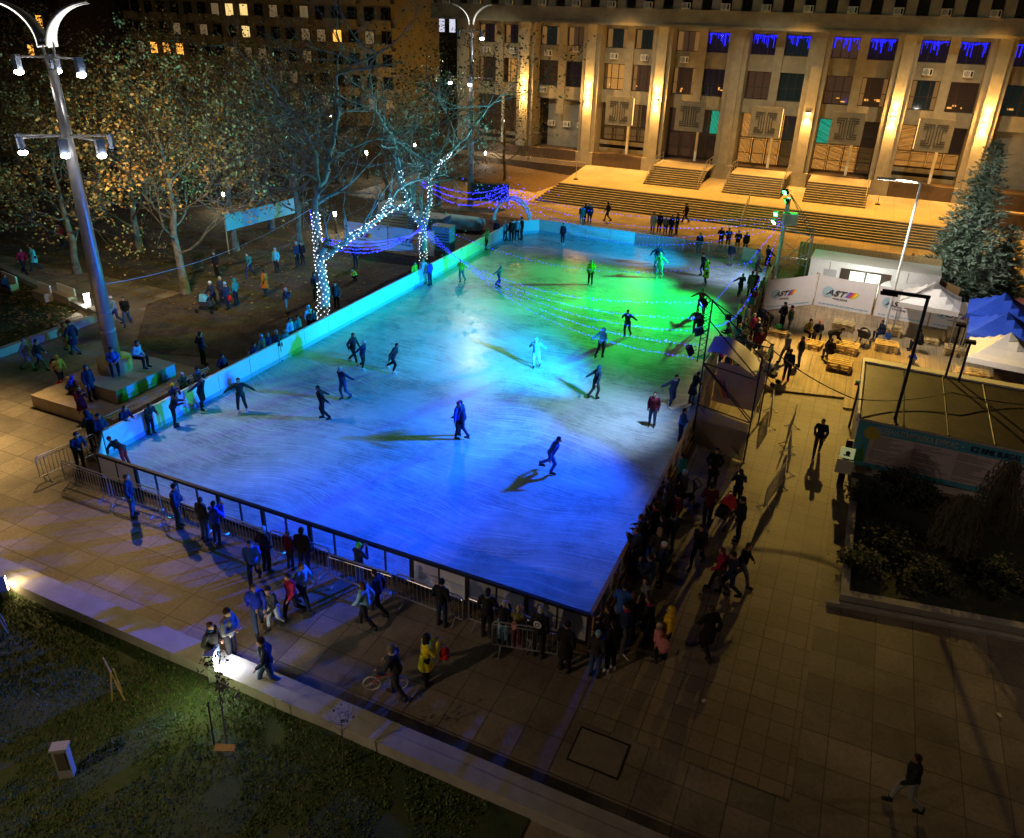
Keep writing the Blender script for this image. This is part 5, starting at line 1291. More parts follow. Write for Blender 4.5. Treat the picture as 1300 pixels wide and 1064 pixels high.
# the two string-lit bare trees, limbs laid out by hand
def bare_tree(base, label, limbs, sd, leaves, trunk_r, wraps, cols=lf_dk, depth=3, up=.18):
    rnd=random.Random(sd); t=thing('string_lit_tree',label,'tree',(base[0],base[1],0)); mb=MB(); tips=[]; o=Vector((base[0],base[1],0))
    for (pts,r0,r1,br) in limbs:
        P=[Vector(p)-o for p in pts]; fine=[]
        for i in range(len(P)-1):
            for j in range(4):
                u=j/4; fine.append(P[i].lerp(P[i+1],u)+Vector((rnd.gauss(0,.05),rnd.gauss(0,.05),0))*(1 if i+j else 0))
        fine.append(P[-1]); m=len(fine)-1
        mb.tube(fine,[r0+(r1-r0)*i/m for i in range(m+1)],10 if r0>.12 else 6,False)
        for k in range(br):
            i=int(m*(.25+.75*(k+.5)/br)); i=min(m,i); dd=(fine[i]-fine[max(0,i-1)]).normalized()
            ax=Vector((rnd.gauss(0,1),rnd.gauss(0,1),rnd.gauss(0,.4))); nd=(dd*.5+ax.normalized()*.9).normalized()
            limb(mb,tips,fine[i],nd,rnd.uniform(1.7,3.4),(r0+(r1-r0)*i/m)*.5+.015,depth,rnd,6,up,.3)
        limb(mb,tips,fine[-1],(fine[-1]-fine[-2]).normalized(),rnd.uniform(1.5,2.5),r1,depth,rnd,6,up,.25)
    mb.build('trunk',bark,t,True)
    if leaves: leaf_cloud(tips,leaves,rnd,.35,.08,cols).build('leaves',cols,t)
    # spiral wraps of white bulbs
    st=thing('fairy_light_wrap','white fairy lights wound round the trunk and limbs of the '+('left' if sd==31 else 'right')+' string-lit tree','light string',(base[0],base[1],0)); bm_=MB(); w=MB()
    for (pts,r0,r1,dens) in wraps:
        P=[Vector(p)-o for p in pts]; seg=[(P[i+1]-P[i]).length for i in range(len(P)-1)]; tot=sum(seg); n=int(tot*dens); wp=[]
        for k in range(n):
            s=k/n*tot; i=0
            while i<len(seg)-1 and s>seg[i]: s-=seg[i]; i+=1
            c=P[i].lerp(P[i+1],s/seg[i]); d=(P[i+1]-P[i]).normalized(); u=d.cross(Vector((.2,1,.1))).normalized(); v=d.cross(u); a=k*1.13; r=(r0+(r1-r0)*k/n)+.03
            q=c+(u*math.cos(a)+v*math.sin(a))*r; bm_.ball(q+Vector((rnd.gauss(0,.02),rnd.gauss(0,.02),rnd.gauss(0,.03))),rnd.uniform(.02,.034),5,4); wp.append(q)
        if len(wp)>1: w.tube(wp,.006,3,False)
    bm_.build('bulbs',M['bulb_white'],st,kind='stuff'); w.build('wire',M['cable'],st)
    return t
def PY(px,py,Y):
    d=ray(px,py); t=Y/d.y; return Vector((d.x*t,Y,CAM_H+d.z*t))
def PP(lst): return [PY(*a) for a in lst]
b1=Vector((-27.25,34.4,0))
trunk1=[b1,PY(411,370,34.4),PY(405,324,34.4)]
L1a=[PY(405,324,34.4),PY(400,268,34.3),PY(404,240,34.1),PY(401,198,34.0),PY(378,152,33.6),PY(345,112,33.2)]
L1b=[PY(404,240,34.1),PY(412,225,34.6),PY(419,195,34.9),PY(429,142,35.4),PY(426,96,35.7),PY(442,86,36.0),PY(492,61,36.5)]
L1c=[PY(405,330,34.4),PY(419,322,34.6),PY(442,304,35.6),PY(477,281,37.6),PY(498,253,39.6)]
L1d=[PY(442,300,35.6),PY(480,278,38.5),PY(517,258,41.5)]
L1e=[PY(401,200,34.0),PY(372,190,33.4),PY(340,185,32.7),PY(300,205,31.8)]
L1f=[PY(402,215,34.2),PY(385,238,33.5),PY(350,240,32.6),PY(322,262,31.6)]
L1g=[PY(419,205,34.8),PY(440,190,35.2),PY(470,178,36.2),PY(500,170,37)]
L1h=[PY(428,145,35.4),PY(445,140,35.8),PY(460,136,36.5)]
bare_tree((b1.x,b1.y),'large bare plane tree by the left boards with fairy lights wound up its forked trunk',
 [(trunk1,.33,.27,0),(L1a,.22,.06,9),(L1b,.2,.05,10),(L1c,.17,.07,3),(L1d,.07,.03,2),(L1e,.09,.03,6),(L1f,.08,.03,5),(L1g,.08,.03,5),(L1h,.05,.02,3)],31,1500,.33,
 [(trunk1,.33,.27,30),([L1a[0],L1a[1]],.24,.2,26),(L1c,.17,.1,17),(L1d,.08,.04,9)])
b2=Vector((-28.2,47.7,0))
tr2=[b2,PY(537,315,47.7),PY(537,292,47.7)]
L2a=[tr2[-1],PY(546,255,47.7),PY(545,228,47.9),PY(548,198,48.1),PY(553,150,48.6),PY(553,122,49),PY(543,96,49.2)]
L2b=[tr2[-1],PY(524,272,47.3),PY(518,256,47.1),PY(513,240,46.9),PY(508,214,46.6),PY(500,178,46.2),PY(477,142,45.6),PY(472,112,45.2)]
L2c=[PY(545,228,47.9),PY(560,205,47.4),PY(590,175,46.8),PY(622,135,46.2),PY(638,118,46)]
L2d=[PY(546,205,48),PY(562,190,48.4),PY(574,152,49),PY(584,120,49.4)]
L2e=[PY(508,216,46.6),PY(530,205,46.2),PY(560,212,45.6),PY(578,196,45.2)]
bare_tree((b2.x,b2.y),'bare plane tree by the far left boards with fairy lights on its V-shaped trunk',
 [(tr2,.27,.22,0),(L2a,.17,.05,9),(L2b,.16,.05,9),(L2c,.10,.03,8),(L2d,.08,.03,6),(L2e,.07,.03,5)],32,5200,.27,
 [(tr2,.27,.23,28),(L2a[:3],.18,.13,18),(L2b[:4],.16,.1,15),(L2b[3:5],.1,.1,14),([L2a[2],PY(560,205,47.4),PY(574,195,47)],.1,.06,14)])
# blue spruces at the right
def spruce(p,H,Rb,label,sd):
    rnd=random.Random(sd); t=thing('spruce_tree',label,'tree',G(*p)); MB().tube([(0,0,0),(.1,0,H*.5),(0,.1,H)],[.2,.12,.02],8).build('trunk',bark_dark,t)
    mb=MB(); lv=int(H/.34)
    for j in range(lv):
        u=j/lv; z=.5+u*(H-.6); R0=Rb*(1-u)**.72*(1+.12*math.sin(j*2.3))+.12; nb=int(7+9*(1-u))
        for i in range(nb):
            a=i*2*PI/nb+j*.7+rnd.uniform(-.15,.15); rr=R0*rnd.uniform(.72,1.12)
            if rnd.random()<.06: continue
            m_=max(3,int(rr*5))
            for k in range(m_):
                f=(k+1)/m_; c=Vector((math.cos(a)*rr*f,math.sin(a)*rr*f,z-.35*rr*f*f+.18*f*(k==m_-1)))
                for q in range(5):
                    s=.34*(.8+.4*(1-u))*rnd.uniform(.7,1.2); n1=Vector((math.cos(a+rnd.gauss(0,.8)),math.sin(a+rnd.gauss(0,.8)),rnd.gauss(.15,.35))).normalized(); n2=n1.cross(Vector((rnd.gauss(0,.5),rnd.gauss(0,.5),1))).normalized()
                    cc=c+Vector((rnd.gauss(0,.10),rnd.gauss(0,.10),rnd.gauss(0,.07))); mb.cur=rnd.randrange(3)
                    mb.add([cc-n2*s*.22,cc+n1*s,cc+n2*s*.22,cc-n1*s*.3],[(0,1,2,3)])
    mb.build('crown',[mat('spruce_a',(.24,.30,.24),.7),mat('spruce_b',(.36,.42,.35),.7),mat('spruce_c',(.15,.19,.15),.7)],t)
spruce((1212,372),10.3,2.75,'tall blue-grey spruce before the right end of the steps',41)
spruce((1262,372),4.9,1.7,'short blue-grey spruce beside the tall one at the right edge',42)
def weeping(p,H,w,label,sd):
    rnd=random.Random(sd); t=thing('weeping_shrub',label,'shrub',G(*p,.1)); st=MB(); st.tube([(0,0,0),(.05,.05,H*.6),(0,0,H)],[.07,.05,.03],6); lv=MB()
    for i in range(110):
        a=rnd.random()*2*PI; r=w*rnd.uniform(.2,1); h=H*rnd.uniform(.75,1.02); pts=[]
        for k in range(7): u=k/6; pts.append(Vector((math.cos(a)*r*math.sin(u*PI/2),math.sin(a)*r*math.sin(u*PI/2),h*(1-.15*u)-(H*rnd.uniform(.5,.95))*u**2.2*.9)))
        st.tube(pts,.008,3,False)
        for k in range(26):
            u=rnd.uniform(.15,1)*6; i0=min(5,int(u)); c=pts[i0].lerp(pts[i0+1],u-i0)+Vector((rnd.gauss(0,.04),rnd.gauss(0,.04),rnd.gauss(0,.04))); s=rnd.uniform(.03,.06)
            lv.add([c+Vector((s,0,0)),c+Vector((0,s,.02)),c+Vector((0,0,-s*2))],[(0,1,2)])
    st.build('stems',bark_dark,t); lv.build('leaves',mat('weeping_leaf',(.16,.15,.10),.8,var=.2),t)
weeping((1205,700),2.3,.85,'pale weeping shrub with spreading foot, left one in the dark bed',51)
weeping((1255,672),2.9,.9,'arched weeping shrub before the schedule banner, right one',52)
def bush(p,r,h,label,sd):
    rnd=random.Random(sd); t=thing('bush',label,'bush',G(*p,.1)); st=MB(); lv=MB()
    for i in range(26):
        a=rnd.random()*6.28; e=rnd.uniform(.3,1.4); q=Vector((math.cos(a)*math.cos(e)*r,math.sin(a)*math.cos(e)*r,math.sin(e)*h)); st.tube([(0,0,0),q*.5+Vector((0,0,.1)),q],[.02,.012,.005],4,False)
        for k in range(70):
            c=q*rnd.uniform(.45,1.08)+Vector((rnd.gauss(0,.12),rnd.gauss(0,.12),rnd.gauss(0,.1))); s=rnd.uniform(.04,.08); u=Vector((rnd.gauss(0,1),rnd.gauss(0,1),rnd.gauss(0,1))).normalized(); v=u.cross(Vector((0,0,1)))
            lv.add([c-u*s,c+v*s,c+u*s,c-v*s],[(0,1,2,3)])
    st.build('stems',bark_dark,t); lv.build('foliage',mat('bush_dark',(.035,.05,.03),.8,var=.3),t)
for i,(p,r,h,lb) in enumerate((((1100,640),.9,.8,'dark bush at the near left corner of the schedule banner'),((1135,625),.8,.9,'dark bush under the green fir print of the banner'),((1165,640),.9,.8,'dark bush left of the weeping shrubs'),((1125,690),1.0,.5,'low dark bush in the middle of the bed'),((1180,740),1.1,.5,'low dark bush near the bed edging'),((1270,740),1.2,.6,'dark bush in front of the arched weeping shrub'),((1095,720),.8,.45,'low dark bush at the left corner of the bed'),((1290,400),1.4,1.2,'dark green bush behind the red tent at the right edge'))): bush(p,r,h,lb,60+i)
def sapling(p,H,label,sd,nl):
    rnd=random.Random(sd); t=thing('sapling',label,'sapling',G(*p,.05)); mb=MB(); tips=[]
    pts=[Vector((0,0,0)),Vector((.05,0,H*.35)),Vector((.02,.05,H*.7)),Vector((.1,0,H))]; mb.tube(pts,[.022,.018,.013,.005],5,False)
    for i in range(9):
        u=.45+.55*i/8; k=min(2,int(u*3)); p0=pts[k].lerp(pts[k+1],u*3-k); a=i*2.4
        limb(mb,tips,p0,Vector((math.cos(a),math.sin(a),.9)),.4,.008,1,rnd,3,.3,.2)
    mb.build('stem',bark_dark,t); leaf_cloud(tips,nl,rnd,.07,.038,lf_dk).build('leaves',[mat('sapling_leaf',(.05,.03,.02),.7)]*3,t)
sapling((288,948),2.6,'slender sapling with dark reddish leaves in front of the walking man',71,260)
sapling((435,972),1.5,'bare little sapling at the foot of the kerb wall',72,40)
# ---------------- people ----------------
SKIN=mat('skin',(.42,.24,.16),.6); EYE=mat('eye_dark',(.02,.015,.01),.4); LIP=mat('lip',(.35,.10,.08),.5)
def V(*a): return Vector(a)
def fuse(mb,voxel,name,smooth_it=2):
    me=bpy.data.meshes.new('tmp'); me.from_pydata(mb.v,[],mb.f); o=bpy.data.objects.new('tmp',me); col.objects.link(o)
    r=o.modifiers.new('r','REMESH'); r.mode='VOXEL'; r.voxel_size=voxel; r.use_smooth_shade=True
    s=o.modifiers.new('s','SMOOTH'); s.iterations=smooth_it; s.factor=.5
    bpy.context.view_layer.update()
    out=bpy.data.meshes.new_from_object(o.evaluated_get(bpy.context.evaluated_depsgraph_get())); out.name=name
    bpy.data.objects.remove(o); bpy.data.meshes.remove(me)
    out.polygons.foreach_set('use_smooth',[True]*len(out.polygons)); return out
def cap(mb,a,b,ra,rb,n=10):
    mb.tube([a,b],[ra,rb],n); mb.ball(a,ra,n,6); mb.ball(b,rb,n,6)
DEF=dict(lean=0,hz=.93,el=(.235,-.03,1.13),wr=(.225,.06,.90),er=None,wR=None,kn=(.105,.02,.50),an=(.115,-.02,.09),kR=None,aR=None,twist=0,head=0)
POSES={
'stand':{}, 
'wide':dict(kn=(.13,.02,.50),an=(.19,0,.09)),
'lean':dict(lean=22,el=(.25,.20,1.14),wr=(.15,.46,1.13),head=-8),
'phone':dict(lean=4,el=(.24,.17,1.15),wr=(.09,.30,1.43)),
'pocket':dict(el=(.29,-.07,1.14),wr=(.19,.12,1.00)),
'cross':dict(lean=3,el=(.27,.06,1.13),wr=(.02,.24,1.15)),
'walk':dict(lean=5,el=(.25,-.14,1.14),wr=(.22,-.08,.90),er=(-.25,.10,1.15),wR=(-.2,.27,1.0),kn=(.10,.20,.52),an=(.09,.28,.11),kR=(-.10,-.04,.50),aR=(-.09,-.34,.17)),
'push':dict(lean=10,el=(.24,.16,1.12),wr=(.2,.40,1.05),kn=(.10,.16,.52),an=(.1,.2,.10),kR=(-.10,-.03,.50),aR=(-.09,-.26,.14)),
'skate':dict(lean=24,hz=.88,el=(.38,-.06,1.16),wr=(.55,.05,.98),kn=(.12,.20,.50),an=(.12,.06,.12),kR=(-.16,-.05,.50),aR=(-.22,-.42,.22)),
'glide':dict(lean=12,el=(.34,-.16,1.14),wr=(.42,-.30,.98),kn=(.10,.12,.50),an=(.10,.02,.12),kR=(-.14,.0,.50),aR=(-.16,-.28,.14)),
'arms':dict(lean=6,hz=.91,el=(.42,.02,1.25),wr=(.62,.10,1.12),kn=(.14,.08,.50),an=(.17,.0,.12),kR=(-.14,.05,.50),aR=(-.19,-.06,.12)),
'sit':dict(lean=14,hz=.50,el=(.25,.06,.72),wr=(.08,.34,.60),kn=(.14,.44,.50),an=(.13,.42,.09)),
'stoop':dict(lean=72,hz=.86,el=(.22,.40,.72),wr=(.12,.62,.55),kn=(.12,.10,.46),an=(.14,-.06,.09)),
'climb':dict(lean=66,hz=.95,el=(.25,.55,.95),wr=(.20,.62,.70),kn=(.10,.0,.52),an=(.1,-.12,.12)),
'crouch':dict(lean=30,hz=.42,el=(.25,.22,.62),wr=(.10,.42,.55),kn=(.14,.36,.50),an=(.13,.02,.09)),
}
cache={}
def rig(pose):
    P=dict(DEF); P.update(POSES[pose]); dz=P['hz']-.93; la=R(P['lean'])
    piv=V(0,0,P['hz'])
    def U(p): # upper body point leaned forward about the pelvis
        q=V(*p)+V(0,0,dz)-piv; return piv+V(q.x,q.y*math.cos(la)+q.z*math.sin(la),-q.y*math.sin(la)+q.z*math.cos(la))
    free = P['lean']<60 and pose not in('sit','crouch')
    def W(p,left=True): return V(*p)+(V(0,0,0) if pose in('sit','crouch','stoop','climb','lean') else V(0,0,0))
    mir=lambda p:(-p[0],p[1],p[2])
    J={}
    J['pel']=U((0,0,.96)); J['wai']=U((0,.01,1.08)); J['che']=U((0,.01,1.30)); J['nek']=U((0,.0,1.48)); 
    J['sh']=[U((.175,-.01,1.40)),U((-.175,-.01,1.40))]
    e0=P['el']; e1=P['er'] or mir(e0); w0=P['wr']; w1=P['wR'] or mir(w0)
    arm_abs = pose in('sit','crouch','stoop','climb','lean')
    f=(lambda p:V(*p)) if arm_abs else U
    J['el']=[f(e0),f(e1)]; J['wr']=[f(w0),f(w1)]
    J['hip']=[V(.09,0,P['hz']),V(-.09,0,P['hz'])]
    J['kn']=[V(*P['kn']),V(*(P['kR'] or mir(P['kn'])))]; J['an']=[V(*P['an']),V(*(P['aR'] or mir(P['an'])))]
    # head stays more upright than the trunk
    ha=la*.45+R(P['head']); J['ha']=ha; J['head']=J['nek']+V(0,.03+.13*math.sin(ha),.13*math.cos(ha))
    return J
def build_pose(pose):
    if pose in cache: return cache[pose]
    J=rig(pose); d={}
    # body: one continuous skin surface with face and hands
    b=MB(); H=J['head']; Mh=Matrix.Rotation(-J['ha'],3,'X')
    def hp(x,y,z): return H+Mh@V(x,y,z)
    b.ball(H,.1,14,10,(.78,.95,1.15)); b.ball(hp(0,.03,-.06),.06,10,8,(.85,1,.9)); b.ball(hp(0,.098,-.015),.018,8,6,(.8,1.1,1.5)); b.ball(hp(.078,-.005,-.01),.02,6,5,(.6,1,1.4)); b.ball(hp(-.078,-.005,-.01),.02,6,5,(.6,1,1.4))
    b.ball(hp(0,.075,-.085),.025,8,6)
    cap(b,J['nek']-V(0,0,.05),hp(0,-.01,-.07),.058,.052)
    cap(b,J['che'],J['wai'],.13,.11,12); cap(b,J['wai'],J['pel'],.11,.12,12); cap(b,J['sh'][0],J['sh'][1],.055,.055)
    for s in (0,1):
        cap(b,J['sh'][s],J['el'][s],.05,.038); cap(b,J['el'][s],J['wr'][s],.036,.025)
        hd=(J['wr'][s]-J['el'][s]).normalized(); b.ball(J['wr'][s]+hd*.05,.036,8,6)
        cap(b,J['hip'][s],J['kn'][s],.08,.055); cap(b,J['kn'][s],J['an'][s],.052,.036)
    me=fuse(b,.0165,'person_body',2)
    # fingers and thumb, eyes and mouth joined into the same mesh
    x=MB()
    for s in (0,1):
        hd=(J['wr'][s]-J['el'][s]).normalized(); side=hd.cross(V(0,0,1) if abs(hd.z)<.85 else V(0,1,0)).normalized(); nrm=side.cross(hd); c=J['wr'][s]+hd*.07
        for k,(o,l) in enumerate(((-.026,.060),(-.009,.072),(.009,.068),(.026,.052))):
            a=c+side*o; m1=a+hd*l*.55+nrm*(-.006); x.tube([a-hd*.02,a,m1,m1+hd*l*.4-nrm*.022],[.010,.010,.009,.007],6)
        th=J['wr'][s]+hd*.03+side*(.03 if s==0 else -.03); sg=1 if s==0 else -1
        x.tube([th-side*sg*.01,th+side*sg*.022+hd*.02,th+side*sg*.026+hd*.05-nrm*.008],[.011,.010,.007],6)
    x.cur=1
    for s in (-1,1): x.ball(hp(s*.032,.083,.012),.0125,8,6,(1.2,.6,.8))
    x.cur=2; x.ball(hp(0,.093,-.055),.02,8,5,(1.1,.35,.3))
    import bmesh as _b
    bm=_b.new(); bm.from_mesh(me); m2=bpy.data.meshes.new('x'); m2.from_pydata(x.v,[],x.f); m2.polygons.foreach_set('material_index',x.mi); m2.polygons.foreach_set('use_smooth',[True]*len(x.f)); bm.from_mesh(m2); bm.to_mesh(me); bm.free(); bpy.data.meshes.remove(m2)
    me.materials.clear()
    for q in (SKIN,EYE,LIP): me.materials.append(q)
    d['body']=me
    for coat in (0,1):
        j=MB(); cap(j,J['che']+V(0,0,.02),J['wai'],.165,.15,14); cap(j,J['wai'],J['pel']-(J['wai']-J['pel'])*.0,.15,.165,14)
        j.ball(J['che'],.15,12,8,(1.25,.95,1.1)); cap(j,J['sh'][0]-V(.0,0,.005),J['sh'][1],.083,.083,10); cap(j,J['nek']-V(0,0,.07),J['nek']-V(0,0,.02),.085,.075)
        for s in (0,1): cap(j,J['sh'][s],J['el'][s],.078,.066); cap(j,J['el'][s],J['wr'][s],.064,.05)
        if coat and pose not in('sit','crouch','climb'):
            kc=(J['kn'][0]+J['kn'][1])/2; low=V(kc.x,kc.y-.01,J['hip'][0].z-.36); j.tube([J['pel'],J['hip'][0]*.5+J['hip'][1]*.5-V(0,0,.12),low],[.165,.19,.235],14)
        me=fuse(j,.022,'jacket',3); me.materials.append(SKIN); d['coat' if coat else 'jacket']=me
    t=MB(); cap(t,J['hip'][0],J['hip'][1],.115,.115,12); 
    for s in (0,1): cap(t,J['hip'][s],J['kn'][s],.102,.078); cap(t,J['kn'][s],J['an'][s]+V(0,0,.02),.076,.058)
    me=fuse(t,.022,'trousers',2); me.materials.append(SKIN); d['trousers']=me
    for sk in (0,1):
        for s in (0,1):
            f=MB(); a=J['an'][s]; dz=.0 if not sk else .0
            f.ball(a+V(0,.07,-.045),.05,10,6,(.9,2.5,.85)); f.tube([a+V(0,0,-.04),a+V(0,0,.08)],[.055,.06],10); 
            if sk: f.box(a.x-.008,a.y-.08,a.z-.12,a.x+.008,a.y+.20,a.z-.075)
            else: f.box(a.x-.045,a.y-.05,a.z-.088,a.x+.045,a.y+.18,a.z-.06)
            me=bpy.data.meshes.new('shoe'); me.from_pydata(f.v,[],f.f); me.polygons.foreach_set('use_smooth',[True]*len(f.f)); me.materials.append(SKIN); d[('skate' if sk else 'shoe')+str(s)]=me
    d['J']=J; cache[pose]=d; return d
def hair_mesh(kind):
    if kind in cache: return cache[kind]
    b=MB()
    if kind=='short': b.ball((0,-.015,.03),.1,12,8,(.86,1.0,1.02)); b.ball((0,-.04,-.02),.085,10,8,(.95,.8,1.0))
    elif kind=='long': b.ball((0,-.015,.03),.1,12,8,(.9,1.02,1.05)); cap(b,V(0,-.05,-.0),V(0,-.065,-.20),.085,.06); b.ball((.06,-.01,-.06),.045,8,6,(.7,1,2)); b.ball((-.06,-.01,-.06),.045,8,6,(.7,1,2))
    elif kind=='bun': b.ball((0,-.015,.03),.1,12,8,(.86,1.0,1.02)); b.ball((0,-.09,.09),.045,8,6)
    elif kind in('beanie','pom'): b.ball((0,-.01,.045),.105,12,8,(.88,1.02,1.0)); b.tube([(0,-.01,.02),(0,-.012,.06)],[.1,.1],14)
    elif kind=='hood': b.ball((0,-.03,.01),.13,12,9,(.9,.95,1.12)); cap(b,V(0,-.05,-.08),V(0,-.04,-.16),.1,.11)
    if kind=='pom': b.ball((0,-.02,.175),.042,8,6)
    if kind=='hood' : pass
    me=fuse(b,.016,'hair',1)
    # keep the face free: drop vertices in front of the face
    import bmesh as _b
    bm=_b.new(); bm.from_mesh(me); dl=[v for v in bm.verts if v.co.y>.045 and v.co.z<(.052 if kind in('beanie','pom') else .062)]; _b.ops.delete(bm,geom=dl,context='VERTS'); bm.to_mesh(me); bm.free(); me.materials.append(SKIN); cache[kind]=me; return me
COL=dict(blk=(.013,.013,.016),char=(.035,.035,.04),navy=(.018,.028,.075),blue=(.03,.11,.45),royal=(.02,.05,.55),sky=(.22,.45,.62),cyan=(.08,.50,.60),teal=(.03,.20,.20),dkg=(.018,.055,.035),green=(.03,.30,.08),lime=(.35,.55,.03),neon=(.10,.70,.05),red=(.50,.02,.02),crim=(.33,.015,.07),wine=(.09,.008,.02),mag=(.55,.03,.22),pink=(.60,.22,.26),org=(.55,.16,.03),yel=(.80,.66,.02),gold=(.72,.45,.02),olive=(.16,.14,.05),sage=(.28,.34,.15),beige=(.45,.36,.24),tan=(.32,.24,.14),grey=(.16,.165,.17),lgrey=(.38,.39,.40),wht=(.72,.72,.72),brn=(.08,.045,.025),jean=(.05,.085,.19),jeanl=(.13,.20,.34),dbrn=(.03,.02,.012),blond=(.36,.25,.11),ppl=(.12,.04,.22))
FACE=dict(N=0,NW=45,W=90,SW=135,S=180,SE=225,E=270,NE=315)
def cloth_m(c): return mat('fabric_'+c,COL[c],.85,var=.22,scale=5,bump=.12,spec=.2)
def person(loc,face,pose,top,coat,leg,hc,hk,sc,label,skates=False,group=None,shoe='char'):
    d=build_pose(pose); t=thing('person',label,'person',loc,R(FACE[face]+random.uniform(-14,14)),group); t.scale=(sc*(1.06 if sc<.8 else 1),sc*(1.06 if sc<.8 else 1),sc)
    def put(name,me,m,par=t):
        o=bpy.data.objects.new(name,me); col.objects.link(o); o.parent=par
        if m is not None: o.material_slots[0].link='OBJECT'; o.material_slots[0].material=m
        return o
    put('body',d['body'],None); put('coat' if coat else 'jacket',d['coat' if coat else 'jacket'],cloth_m(top)); put('trousers',d['trousers'],cloth_m(leg))
    nm='skate' if skates else 'shoe'; put(nm,d[nm+'0'],cloth_m(shoe)); put(nm,d[nm+'1'],cloth_m(shoe))
    h=put('hat' if hk in('beanie','pom') else 'hood' if hk=='hood' else 'hair',hair_mesh(hk),cloth_m(hc)); J=d['J']; h.location=J['head']; h.rotation_euler.x=-J['ha']
    if random.random()<.35 and hk!='hood':
        c=random.choice(['lgrey','wine','beige','char','blue','tan','crim','grey']); n=J['nek']; MB().tube([(n.x+.075*math.cos(a),n.y+.075*math.sin(a),n.z-.01) for a in [i*PI/6 for i in range(13)]],.034,6,False).build('scarf',cloth_m(c),t,True)
    return t
def bag(p,h,c,label,s=.3,dy=0,rz=0,name='backpack'):
    t=thing(name,label,'bag',(p.x,p.y,p.z+h),rz); MB().ball((0,0,0),s*.5,10,8,(.9,.55,1.25)).build('body',cloth_m(c),t,True); MB().ball((0,-s*.27,-s*.15),s*.33,8,6,(.9,.5,.8)).build('pocket',cloth_m(c),t,True); MB().tube([(-s*.2,s*.2,s*.5),(0,s*.3,s*.75),(s*.2,s*.2,s*.5)],.012,5).build('strap',M['black_metal'],t)
